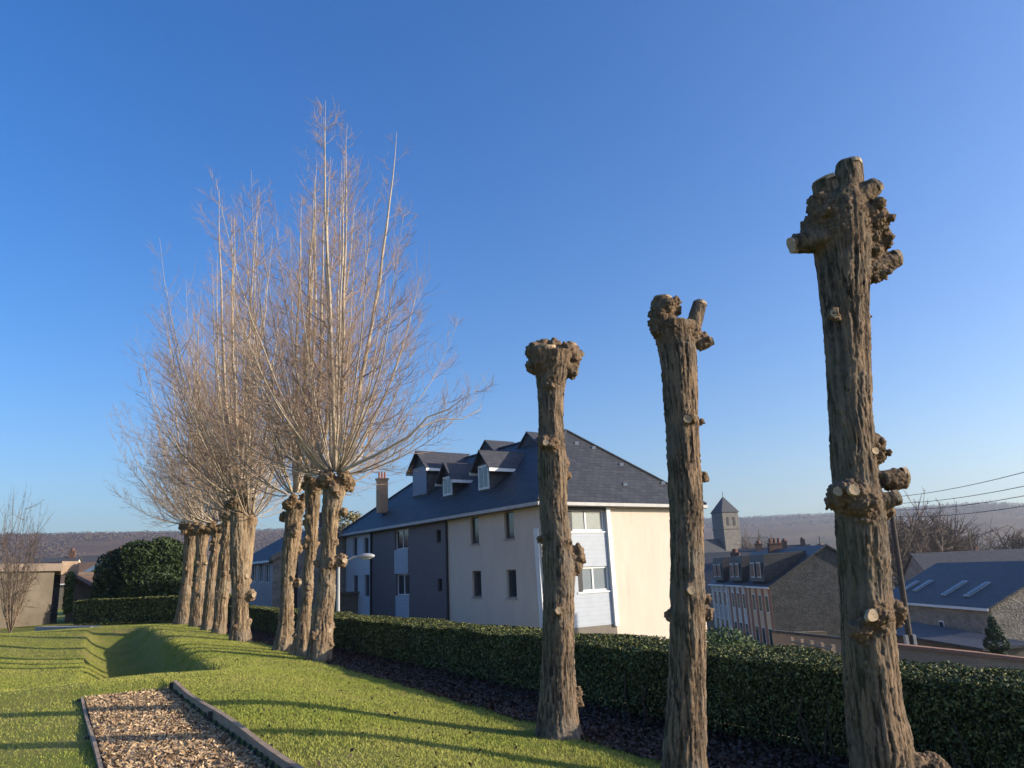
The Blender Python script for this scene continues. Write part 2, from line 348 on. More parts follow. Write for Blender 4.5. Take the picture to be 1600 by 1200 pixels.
rad = [0.4]
while rad[-1] < 3400: rad.append(rad[-1]*1.0135+.004)
rad = np.array(rad); A, RR = np.meshgrid(ang, rad); X = RR*np.sin(A); Y = RR*np.cos(A); Z = hill_z(X, Y)
V = np.stack([X, Y, Z], -1).reshape(-1, 3); idx = np.arange(len(V)).reshape(X.shape); nx = np.roll(idx, -1, axis=1)
Fq = np.stack([idx[:-1], nx[:-1], nx[1:], idx[1:]], -1)

S_, T_ = st(V[:, 0], V[:, 1]); en = .12*vn(V*np.array([1.6, 1.6, 0]))
zone = np.zeros((len(V), 3), np.float32)
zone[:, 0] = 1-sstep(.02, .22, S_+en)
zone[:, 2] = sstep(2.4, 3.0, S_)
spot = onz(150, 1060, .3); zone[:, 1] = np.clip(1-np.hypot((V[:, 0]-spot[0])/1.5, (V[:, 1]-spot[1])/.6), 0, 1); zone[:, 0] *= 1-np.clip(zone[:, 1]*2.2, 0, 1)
pm = (S_ > ps0(T_)) & (S_ < ps1(T_)) & (T_ > PT0) & (T_ < PT1); zone[pm, 0] = 0
k = int(np.searchsorted(rad, 260))
cen = np.array([[0, 0, float(ground_z(0, 0))]]); vg = np.concatenate([V[:(k+1)*na], cen]); ci = len(vg)-1
fan = np.stack([idx[0], np.full(na, ci), nx[0]], -1)
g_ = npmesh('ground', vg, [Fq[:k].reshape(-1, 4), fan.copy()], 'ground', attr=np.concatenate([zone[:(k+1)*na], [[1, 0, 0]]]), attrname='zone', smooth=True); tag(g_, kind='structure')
h_ = npmesh('hills', V[k*na:], (Fq[k:].reshape(-1, 4)-k*na), 'hills', smooth=True); tag(h_, kind='structure')
def gz(x, y): return float(ground_z(np.array([x]), np.array([y]))[0])

# grass blades, thinning with distance
def scatter(n, box, seed, dens=None):
    g = np.random.default_rng(seed); s = g.uniform(box[0], box[1], n); t_ = g.uniform(box[2], box[3], n); return s, t_
def grass(n, s0, s1, t0, t1, hgt, seed):
    g = np.random.default_rng(seed); s = g.uniform(s0, s1, n); t_ = g.uniform(t0, t1, n)
    k = ~((s > ps0(t_)-.04) & (s < ps1(t_)+.06) & (t_ < PT1+.03+.15*g.random(n))) & (s+.1*g.normal(size=n) < .12); s = s[k]; t_ = t_[k]; x, y = xy(s, t_); n = len(x)
    k = np.hypot((x-spot[0])/1.3, (y-spot[1])/.5)+.25*g.random(n) > .8; x = x[k]; y = y[k]
    zz = ground_z(x, y); m = len(x); a = g.uniform(0, 2*math.pi, m); h = hgt*g.uniform(.5, 1.4, m)*(1+.35*vn(np.stack([x*3, y*3, 0*x], 1))); w = .0045*g.uniform(.7, 1.5, m)*(hgt/.03)**.5
    c = np.stack([x, y, zz-.004], 1); d = np.stack([np.cos(a), np.sin(a), 0*a], 1)*w[:, None]; l = np.stack([g.normal(size=m)*.45, g.normal(size=m)*.45, np.ones(m)], 1)*h[:, None]
    V = np.stack([c-d, c+d, c+l], 1).reshape(-1, 3); return V, np.arange(3*m).reshape(m, 3), np.repeat(g.random(m)**1.3, 3)[:, None]
gs = [grass(210000, -4.2, .2, -3.5, 7, .022, 1), grass(60000, -9.5, -4.2, -4, 7, .022, 2), grass(130000, -9, .2, 7, 17, .026, 3), grass(70000, -16, .2, 17, 34, .034, 4)]
V, Fq = join([(a, b_) for a, b_, _ in gs]); o = npmesh('grass', V, Fq, 'grass_blade', attr=np.concatenate([c for _, _, c in gs])); tag(o, 'short winter grass of the lawn, green with yellow patches', 'grass', kind='stuff')

# chip path ------------------------------------------------------------------
pm = MB(); segs = np.linspace(PT0, PT1, 40)
for a, b_ in zip(segs[:-1], segs[1:]):
    q = [(float(ps0(a)), a), (float(ps1(a)), a), (float(ps1(b_)), b_), (float(ps0(b_)), b_)]; pm.face(*[np.array([*xy(s, tt), gz(*xy(float(ps0(tt))-.1, tt))+.008]) for s, tt in q])
o = pm.build('path', 'wood_dark'); tag(o, kind='structure')
n = 30000; g = np.random.default_rng(5); tt = g.uniform(-3.5, PT1+.02, n); s = ps0(tt)+.02+g.random(n)*(ps1(tt)-ps0(tt)-.06)
tt = np.where(tt > PT1-.25, tt+.1*g.normal(size=n), tt); x, y = xy(s, tt); x2, y2 = xy(ps0(tt)-.1, tt); zz = ground_z(x2, y2)+.012+g.uniform(0, .03, n)
V, Fq, hh = leaves(np.stack([x, y, zz], 1), .024, .5, 1.0, 6)
o = npmesh('wood_chips', V, Fq, 'wood_chip', attr=hh); tag(o, 'pale wood chips covering the edged path', 'wood chips', kind='stuff')
def edging(name, sf, w, t0, t1, h, label, nseg=30, dz=0):
    ts = np.linspace(t0, t1, nseg); root = thing(name, [*xy(sf(t0), t0), gz(*xy(sf(t0)-.3, t0))], label, 'edging board', 'timber edging of the chip path')
    mb = MB()
    for i, (a, b_) in enumerate(zip(ts[:-1], ts[1:])):
        A0 = xy(sf(a), a); A1 = xy(sf(a)+w, a); B0 = xy(sf(b_), b_); B1 = xy(sf(b_)+w, b_); za = gz(*xy(ps0(a)-.1, a)); zb = gz(*xy(ps0(b_)-.1, b_)); j = .012*math.sin(a*1.7)
        mb.hexa([(*A0, za-.1), (*A1, za-.1), (*B1, zb-.1), (*B0, zb-.1)], [(*A0, za+h+j), (*A1, za+h+j), (*B1, zb+h+.012*math.sin(b_*1.7)), (*B0, zb+h+.012*math.sin(b_*1.7))])
    mb.build('board', 'wood_edging', root)
    for tp in (t1-.05, t1-3, t1-6):
        x, y = xy(sf(tp)-.04, tp); zz = gz(*xy(ps0(tp)-.1, tp)); MB().box((x, y), RU, RN, .05, .04, zz-.1, zz+h-.01).build('peg', 'wood_dark', root)
edging('edging_board', lambda t: float(ps1(t)), .045, -5, PT1, .125, 'thick timber board along the right side of the chip path, its inner face in shade')
edging('edging_board', lambda t: float(ps0(t))-.03, .028, -5, PT1, .035, 'thin low timber board along the left side of the chip path')

# ------------------------------------------------------------------ hedges
def hedge(name, label, s_rng, length, pt, top, nleaf, dens_fn, lsize, bottom=None, seed=0):
    pass
def leafy_box(root, p0, ax, L, ay, W, topz, n, size, seed, near_bias=None, core=True, mat='hedge_leaf', name='foliage', rag=.05, gap=.02):
    g = np.random.default_rng(seed); ax = np.array(ax); ay = np.array(ay)
    u = g.random(n) if near_bias is None else near_bias(g.random(n)); u = u*L
    per = g.random(n); h = topz; which = np.where(per < .42, 0, np.where(per < .55, 1, 2))       # front, back, top
    d = np.abs(g.normal(size=n))*rag
    w = np.where(which == 0, d, np.where(which == 1, W-d, g.uniform(0, W, n)))
    x = p0[0]+ax[0]*u+ay[0]*w; y = p0[1]+ax[1]*u+ay[1]*w; gzz = ground_z(x, y)
    wav = .035*vn(np.stack([u*.9, w*2, 0*u], 1))+.025*vn(np.stack([u*4, w*5, 0*u], 1)); tz = h+wav
    v = g.random(n)**.75
    z = np.where(which == 2, tz-d*.9, gzz+gap+(tz-gzz-gap)*v)
    bulge = .05*vn(np.stack([u*1.3, z*2.5, 0*u], 1)); rnd_ = np.clip((z-(tz-.1))/.1, 0, 1)*.06
    x = x-ay[0]*np.where(which == 0, bulge-rnd_, 0); y = y-ay[1]*np.where(which == 0, bulge-rnd_, 0)
    nr = np.where((which == 0)[:, None], -np.array([ay[0], ay[1], 0.0]), np.where((which == 1)[:, None], np.array([ay[0], ay[1], 0.0]), np.array([0, 0, 1.0])))
    V, Fq, hh = leaves(np.stack([x, y, z], 1), size(u/L) if callable(size) else size, .6, 0, seed, nr)
    npmesh(name, V, Fq, mat, root, attr=hh)
    if core:
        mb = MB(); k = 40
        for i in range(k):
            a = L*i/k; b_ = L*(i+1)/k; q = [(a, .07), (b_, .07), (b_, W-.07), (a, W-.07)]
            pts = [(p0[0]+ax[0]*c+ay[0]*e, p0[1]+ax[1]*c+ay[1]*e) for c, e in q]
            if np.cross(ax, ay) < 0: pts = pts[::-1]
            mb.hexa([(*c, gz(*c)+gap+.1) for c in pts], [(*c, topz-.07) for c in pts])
        mb.build('dark_core', 'hedge_core', root)  # solid dark filling behind the leaves, no branches modelled
p0 = xy(1.45, -9); root = thing('clipped_hedge', [*p0, gz(*p0)], 'long clipped green hedge running behind the row of trees beside the lawn', 'hedge')
leafy_box(root, p0, RU, 44, RN, .95, .70, 430000, lambda q: .0105+.032*q, 21, near_bias=lambda r_: r_**1.5*.97+.03)
g = np.random.default_rng(3); n = 420; tt = -8+g.random(n)**1.3*34; s = g.uniform(1.47, 1.95, n); x, y = xy(s, tt); zz = ground_z(x, y)
pa = np.stack([np.stack([x, y, zz-.05], 1), np.stack([x+g.normal(size=n)*.05, y+g.normal(size=n)*.05, zz+.25], 1), np.stack([x+g.normal(size=n)*.12, y+g.normal(size=n)*.12, zz+.5], 1)], 1)
V, Fq = tubes(pa, np.tile([.014, .01, .006], (n, 1))*g.uniform(.6, 1.3, (n, 1)), 5); o = npmesh('stems', V, Fq, 'stem', root); o['kind'] = 'stuff'
# dead leaves under the hedge
n = 42000; g = np.random.default_rng(9); tt = -5+g.random(n)**1.5*36; s = .1+np.abs(g.normal(size=n))*1.0; k = s < 2.3; s = s[k]; tt = tt[k]; s = s+.12*vn(np.stack([tt*2, s*2, 0*s], 1)); x, y = xy(s, tt)
V, Fq, hh = leaves(np.stack([x, y, ground_z(x, y)+.012+g.uniform(0, .03, len(x))], 1), .026, .6, 1.3, 8); o = npmesh('fallen_leaves', V, Fq, 'dead_leaf', attr=hh); tag(o, 'dead brown leaves on the soil strip under the hedge', 'fallen leaves', kind='stuff')
n = 500; s = g.uniform(-4, 0, n); tt = g.uniform(-3, 12, n); k = ~((s > ps0(tt)) & (s < ps1(tt))); x, y = xy(s[k], tt[k]); V, Fq, hh = leaves(np.stack([x, y, ground_z(x, y)+.035], 1), .018, .6, 1.5, 12)
o = npmesh('stray_leaves', V, Fq, 'dead_leaf', attr=hh); tag(o, 'a few dead leaves scattered over the lawn', 'fallen leaves', kind='stuff')

# far hedge at the end of the lawn (left)
a = aty(112, 975, 41.0); b_ = aty(292, 965, 39.0); d = (b_-a)[:2]; L = float(np.linalg.norm(d)); d = d/L; back = np.array([-d[1], d[0]])
root = thing('far_hedge', [a[0], a[1], gz(a[0], a[1])], 'lower square hedge closing the far end of the lawn, left part sunlit', 'hedge')
leafy_box(root, a[:2], d, L+2, back, 1.0, aty(150, 937, 41.0)[2], 26000, .06, 31, rag=.08, gap=.02)

# ------------------------------------------------------------------ pollard trunks
def ico(c, r, sub=2, sq=(1, 1, 1), seed=0, rough=.18):
    import bmesh
    bm = bmesh.new(); bmesh.ops.create_icosphere(bm, subdivisions=sub, radius=1.0)
    v = np.array([x.co[:] for x in bm.verts]); f = np.array([[q.index for q in x.verts] for x in bm.faces]); bm.free()
    n = fbm(v*1.7+seed*7.7, 3); return v*(1+rough*n)[:, None]*r*np.array(sq)+np.array(c), f
def cyl(a, b, ra, rb, n=18):
    a = np.array(a, float); b = np.array(b, float); d = b-a; d /= np.linalg.norm(d); x = np.cross(d, [.2, .9, .3]); x /= np.linalg.norm(x); y = np.cross(d, x)
    k = np.arange(n)*2*math.pi/n; rng_ = np.cos(k)[:, None]*x+np.sin(k)[:, None]*y
    v = np.concatenate([a+ra*rng_, b+rb*rng_, [a, b]]); i = np.arange(n); j = (i+1) % n
    f = np.concatenate([np.stack([i, j, j+n], 1), np.stack([i, j+n, i+n], 1), np.stack([j, i, i*0+2*n], 1), np.stack([i+n, j+n, i*0+2*n+1], 1)]); return v, f
def remesh(v, f, vox):
    me = bpy.data.meshes.new('tmp'); me.from_pydata(v.tolist(), [], f.tolist()); o = bpy.data.objects.new('tmp', me); COL.objects.link(o)
    md = o.modifiers.new('r', 'REMESH'); md.mode = 'VOXEL'; md.voxel_size = vox
    dg = bpy.context.evaluated_depsgraph_get(); ev = o.evaluated_get(dg); m2 = ev.to_mesh()
    n = len(m2.vertices); V = np.zeros(n*3, np.float32); m2.vertices.foreach_get('co', V); NN = np.zeros(n*3, np.float32); m2.vertices.foreach_get('normal', NN)
    fl = np.zeros(len(m2.loops), np.int32); m2.loops.foreach_get('vertex_index', fl)
    ok = all(len(p.vertices) == 4 for p in m2.polygons)
    Fq = fl.reshape(-1, 4) if ok else np.array([list(p.vertices)[:4] if len(p.vertices) > 3 else list(p.vertices)+[p.vertices[0]] for p in m2.polygons])
    ev.to_mesh_clear(); bpy.data.objects.remove(o); bpy.data.meshes.remove(me)
    return V.reshape(-1, 3).astype(float), NN.reshape(-1, 3).astype(float), Fq
def trunk(root, cl, rad_, lumps, stubs, vox, amp, cell, matn, seed=0, flare=None, wob=.035):
    """cl centre points (bottom to top), rad_ radii; lumps (centre, r, squash); stubs (a, b, ra, rb)"""
    cl = np.array(cl, float); rad_ = np.array(rad_, float)
    t_ = np.concatenate([[0], np.cumsum(np.linalg.norm(np.diff(cl, axis=0), axis=1))]); K = 60; tt = np.linspace(0, t_[-1], K)
    path = np.stack([np.interp(tt, t_, cl[:, i]) for i in range(3)], 1); rr = np.interp(tt, t_, rad_)
    for _ in range(2): path[1:-1] = (path[:-2]+2*path[1:-1]+path[2:])/4; rr[1:-1] = (rr[:-2]+2*rr[1:-1]+rr[2:])/4
    n = 40; a = np.arange(n)*2*math.pi/n; ca = np.cos(a); sa = np.sin(a)
    oval = 1+.03*np.cos(2*a+seed)+.02*np.cos(3*a+2*seed)
    und = np.stack([fbm(np.stack([ca*1.2, sa*1.2, np.full(n, z*1.3+seed*5)], 1), 2) for z in path[:, 2]])
    fl = np.zeros((K, n))
    if flare:
        for (fa, fr, fh) in flare: fl += fr*np.exp(-((tt[:, None])/fh)**1.3)*np.clip(np.cos(a-fa), 0, 1)[None]**4
    Rr = rr[:, None]*oval[None]*(1+wob*und)+fl
    v = np.concatenate([(path[:, None]+np.stack([Rr*ca, Rr*sa, 0*Rr], -1)).reshape(-1, 3), path[:1], path[-1:]])
    idx = np.arange(K*n).reshape(K, n); nx = np.roll(idx, -1, 1); q = np.stack([idx[:-1], nx[:-1], nx[1:], idx[1:]], -1).reshape(-1, 4)
    f = np.concatenate([q[:, [0, 1, 2]], q[:, [0, 2, 3]], np.stack([nx[0], idx[0], np.full(n, K*n)], 1), np.stack([idx[-1], nx[-1], np.full(n, K*n+1)], 1)])
    parts = [(v, f)]; g = np.random.default_rng(seed+50); cs = []; cr = []
    for i, (c, r, sq) in enumerate(lumps):
        parts.append(ico(c, r*.85, 3, sq, seed+i, .3)); cs.append(c); cr.append(r)
        for _ in range(15):
            d = g.normal(size=3); d /= np.linalg.norm(d); parts.append(ico(np.array(c)+d*r*g.uniform(.62, .95)*np.array(sq), r*g.uniform(.14, .36), 2, (1, 1, 1), seed+i+_))
    for (A_, B_, ra, rb) in stubs: parts.append(cyl(A_, B_, ra, rb))
    V, NN, Fq = remesh(*join(parts), vox)
    c = np.stack([np.interp(V[:, 2], path[:, 2], path[:, i]) for i in range(2)], 1); rl = np.maximum(np.hypot(V[:, 0]-c[:, 0], V[:, 1]-c[:, 1]), .02)
    th = np.arctan2(V[:, 1]-c[:, 1], V[:, 0]-c[:, 0]); Rm = rr.mean()
    w = np.zeros(len(V))
    for c_, r_ in zip(cs, cr): w = np.maximum(w, sstep(1.45, .85, np.linalg.norm(V-np.array(c_), axis=1)/r_))
    tw = .22*fbm(V*np.array([5, 5, 2.2])+seed, 3)
    qq = np.stack([np.cos(th+tw)*Rm/cell, np.sin(th+tw)*Rm/cell, V[:, 2]/(cell*9)+.6*tw], 1)
    qq = qq+.25*np.stack([vn(V*40+9), vn(V*40+3), 0*rl], 1)
    f1, f2 = voro(qq); rid = sstep(.02, .30, f2-f1)
    q3 = np.stack([np.cos(th+tw)*Rm/(cell*.8), np.sin(th+tw)*Rm/(cell*.8), V[:, 2]/(cell*14)], 1); rg = 1-np.abs(vn(q3*1.0+seed))*2.2; rg2 = 1-np.abs(vn(q3*np.array([2.3, 2.3, 1.6])+3))*2.2; rid = np.clip(.45*rid+.45*rg+.25*rg2, -.3, 1.1)
    g1, g2 = voro(qq*np.array([2.1, 2.1, 1.3])+5); rid2 = sstep(0, .4, g2-g1)
    fine = fbm(V*np.array([70, 70, 14]), 3)
    cr1, cr2 = voro(V/(cell*.55)+.3*seed+.5*np.stack([vn(V*16), vn(V*16+5), vn(V*16+9)], 1)); crumb = sstep(0, .45, cr2-cr1)*.7+.9*fbm(V/(cell*.7), 4)+.15
    wn = np.clip(w*(1+.5*vn(V*9)), 0, 1)
    db = amp*((rid-.7)*1.05+.5*(rid2-.5)+.45*fine); dl = amp*1.9*(crumb-.5)
    stw = np.zeros(len(V))
    for (A_, B_, ra, rb) in stubs:
        A_ = np.array(A_); B_ = np.array(B_); L = np.linalg.norm(B_-A_); u = (V-A_)@((B_-A_)/L); pr = np.linalg.norm(V-A_-np.outer(u, (B_-A_)/L), axis=1)
        stw = np.maximum(stw, sstep(.0, .25, u/L)*(pr < max(ra, rb)*1.25)*(u < L*1.1)); flat = (u > L*.97) & (pr < rb*1.1); db = np.where(flat, 0, db); dl = np.where(flat, 0, dl)
    disp = db*(1-wn)+dl*wn; disp = disp*(1-.5*stw)
    V2 = V+NN*disp[:, None]
    sun = np.array([.99, -.14, 0]); north = np.clip(-(NN@sun)*.8+.35, 0, 1)
    hh = np.clip((rid*.7+rid2*.3+.0+.35*fine)*(1-wn)+(crumb*.8+.05)*wn, 0, 1)
    warm = wn*.55
    return npmesh('trunk', V2, Fq, matn, root, attr=np.stack([hh, north, warm], 1), smooth=True)
def cutface(root, c, nrm, r, name='cut_face', seed=0):
    g = np.random.default_rng(seed); n = 22; nrm = np.array(nrm, float); nrm /= np.linalg.norm(nrm); x = np.cross(nrm, [.2, .5, .8]); x /= np.linalg.norm(x); y = np.cross(nrm, x)
    k = np.arange(n)*2*math.pi/n; rr = r*(1+.09*np.sin(2*k+seed)+.06*np.sin(3*k+2*seed)+.03*g.normal(size=n)); c = np.array(c)
    ring = c+nrm*.012+(np.cos(k)*rr)[:, None]*x+(np.sin(k)*rr)[:, None]*y; low = ring-nrm*.03+(ring-c)*.04; ctr = c+nrm*.008
    me = MB(); cc = [ctr]
    for i in range(n): j = (i+1) % n; me.face(ctr, ring[i], ring[j]); me.face(ring[i], low[i], low[j], ring[j])
    o = me.build(name, 'cut_wood', root)
    uv = o.data.uv_layers[0].data
    vs = o.data.vertices; w = WO[root]
    for l in o.data.loops: p = np.array(vs[l.vertex_index].co)+w-c; uv[l.index].uv = (float(p@x)/r, float(p@y)/r)
    return o
def px_tree(rows, Yb):
    cl, rr = [], []
    for (py, l, r_) in rows:
        c = aty((l+r_)/2, py, Yb); cl.append(c); rr.append((r_-l)/2*depth(c)/F*.93)
    return cl, rr
def bolt(Yb, px, py, rpx, dy=0.0): c = aty(px, py, Yb+dy); return c, rpx*depth(c)/F

CUT = []
def cut_tree(label, Yb, rows, lumps, stubs, faces, vox, seed, flare, cell=.05, amp=.0115):
    cl, rr = px_tree(rows, Yb); base = cl[0].copy(); z0 = gz(base[0], base[1])
    b0 = base.copy(); sl = (cl[0]-cl[1])/(cl[0][2]-cl[1][2]); b0 = base+sl*(z0-.06-base[2]) if base[2] > z0 else base
    if base[2] > z0-.05: cl = [b0]+cl; rr = [rr[0]*1.12]+rr
    root = thing('pollarded_tree', [cl[0][0], cl[0][1], z0], label, 'pollarded tree', 'trees freshly cut back to bare trunks')
    L = [(lambda c, r: (c, r, sq))(*bolt(Yb, x, y, r_, dy)) for x, y, r_, dy, sq in lumps]
    S = []
    for (x0, y0, r0_, x1, y1, r1_, d0, d1) in stubs:
        a, ra = bolt(Yb, x0, y0, r0_, d0); b, rb = bolt(Yb, x1, y1, r1_, d1); S.append((a, b, ra, rb))
    trunk(root, cl, rr, L, S, vox, amp, cell, 'bark', seed, flare)
    for i, (a, b, ra, rb) in enumerate(S): cutface(root, b, b-a, rb*.93, seed=i+seed)
    for i, (x, y, r_, dy, nx_, ny_, nz_) in enumerate(faces):
        c, r = bolt(Yb, x, y, r_, dy); cutface(root, c, (nx_, ny_, nz_), r, 'knot', seed=i+9)
    return root
q1 = (1, 1, 1); qf = (1, 1, .8); qt = (1, 1, 1.4)
cut_tree('nearest and tallest cut-back trunk, with two cut stubs low on its right side', 4.8,
 [(1200, 1328, 1430), (1160, 1322, 1426), (1100, 1318, 1410), (1000, 1314, 1400), (900, 1309, 1393), (800, 1304, 1385), (740, 1298, 1372), (650, 1294, 1364), (560, 1289, 1361), (480, 1282, 1359), (410, 1273, 1362), (370, 1266, 1366), (330, 1272, 1362), (300, 1290, 1350)],
 [(1345, 345, 42, 0, q1), (1294, 345, 36, -.02, q1), (1283, 318, 22, -.02, q1), (1376, 372, 19, 0, qt), (1374, 345, 20, -.03, q1), (1325, 322, 36, .03, q1), (1356, 372, 26, 0, q1), (1352, 340, 30, -.02, q1), (1362, 395, 18, 0, q1), (1305, 372, 34, -.03, q1), (1270, 368, 22, 0, q1), (1253, 380, 17, 0, q1), (1358, 425, 20, .0, q1), (1372, 424, 18, .02, q1), (1386, 414, 15, .03, q1), (1352, 312, 22, 0, q1),
  (1366, 702, 22, 0, qt), (1320, 772, 30, -.10, qf), (1345, 790, 28, -.12, qf), (1305, 785, 16, 0, q1), (1378, 800, 18, 0, q1), (1398, 752, 18, 0, q1), (1365, 965, 26, -.10, qf), (1345, 985, 20, -.1, q1), (1396, 958, 20, 0, qt), (1302, 492, 11, -.14, q1), (1352, 500, 9, .05, q1), (1440, 1200, 34, 0, (1.3, 1.3, .7))],
 [(1312, 345, 28, 1287, 284, 19, .02, .02), (1325, 340, 27, 1327, 258, 20, -.02, .0), (1330, 318, 20, 1368, 290, 14, -.06, -.08), (1290, 372, 25, 1238, 383, 13, -.02, -.04), (1352, 424, 17, 1400, 404, 15, .03, .04), (1375, 750, 15, 1412, 745, 15, -.02, .0), (1372, 785, 15, 1402, 778, 12, -.05, -.06)],
 [(1333, 766, 8.5, -.228, 0.1, -1, .1), (1309, 768, 7, -.175, -.4, -1, .1), (1303, 490, 6, -.165, -.2, -1, 0), (1362, 962, 9.5, -.205, .3, -1, .15), (1366, 705, 6, -.10, .3, -1, .1)],
 .0078, 3, [(-.4, .16, .22), (.6, .06, .2), (2.5, .02, .2), (-2.2, .03, .2)])
cut_tree('cut-back trunk in the middle of the three, with one pale upright stub on its head', 6.45,
 [(1200, 1033, 1106), (1100, 1040, 1106), (1000, 1045, 1105), (900, 1046, 1103), (780, 1044, 1100), (650, 1038, 1093), (560, 1030, 1091), (535, 1024, 1090), (505, 1018, 1085)],
 [(1036, 488, 24, 0, q1), (1030, 508, 18, -.03, qt), (1048, 482, 18, .03, q1), (1045, 518, 26, -.03, q1), (1028, 475, 13, 0, q1), (1075, 520, 20, -.02, q1), (1098, 533, 14, 0, q1), (1080, 655, 9, -.13, q1), (1101, 745, 8, 0, qt), (1076, 920, 9, -.14, q1), (1106, 958, 10, 0, qt), (1105, 935, 8, 0, q1), (1046, 962, 8, 0, qt), (1096, 660, 6, .02, q1)],
 [(1082, 515, 13, 1094, 474, 11.5, 0, 0), (1090, 540, 11, 1112, 533, 7.5, 0, -.02), (1036, 500, 16, 1036, 466, 14, 0, 0)],
 [(1074, 655, 6, -.19, -.1, -1, 0), (1079, 922, 6, -.2, .1, -1, 0)],
 .0105, 5, [(-.4, .03, .2), (.9, .03, .2), (2.8, .03, .2), (-2.0, .03, .2)], .045, .012)
cut_tree('farthest of the three cut-back trunks, with a rounded knobbly fist-like head', 8.3,
 [(1146, 836, 906), (1120, 838, 904), (1090, 841, 904), (1040, 845, 900), (960, 847, 899), (880, 847, 902), (800, 842, 888), (740, 839, 889), (690, 839, 885), (640, 841, 881), (600, 838, 885), (575, 833, 893), (552, 832, 896)],
 [(850, 562, 27, -.02, q1), (836, 550, 17, 0, q1), (846, 542, 14, .03, q1), (866, 540, 12, 0, q1), (887, 552, 19, 0, q1), (897, 558, 14, 0, q1), (891, 578, 15, 0, q1), (832, 572, 13, 0, q1), (875, 565, 18, 0, q1), (860, 600, 14, -.08, qt),
  (850, 690, 12, -.12, q1), (862, 695, 12, -.14, q1), (884, 725, 7, 0, qt), (887, 742, 8, 0, q1), (903, 868, 14, 0, qt), (897, 885, 14, 0, qt), (884, 850, 10, -.1, q1), (843, 843, 6, 0, q1), (900, 1085, 12, 0, q1), (905, 1098, 7, 0, q1), (872, 955, 8, -.15, q1)],
 [(853, 570, 17, 852, 541, 15, -.05, -.1), (886, 560, 12, 893, 537, 8, 0, 0), (893, 562, 9, 909, 551, 5.5, 0, 0)],
 [(853, 692, 5, -.2, 0, -1, .2), (872, 954, 5, -.2, .2, -1, 0)],
 .0125, 8, [(-.3, .06, .2), (1.2, .04, .2), (-1.3, .05, .18), (4.2, .05, .2), (3.0, .02, .2), (-1.7, .02, .2)], .045, .013)

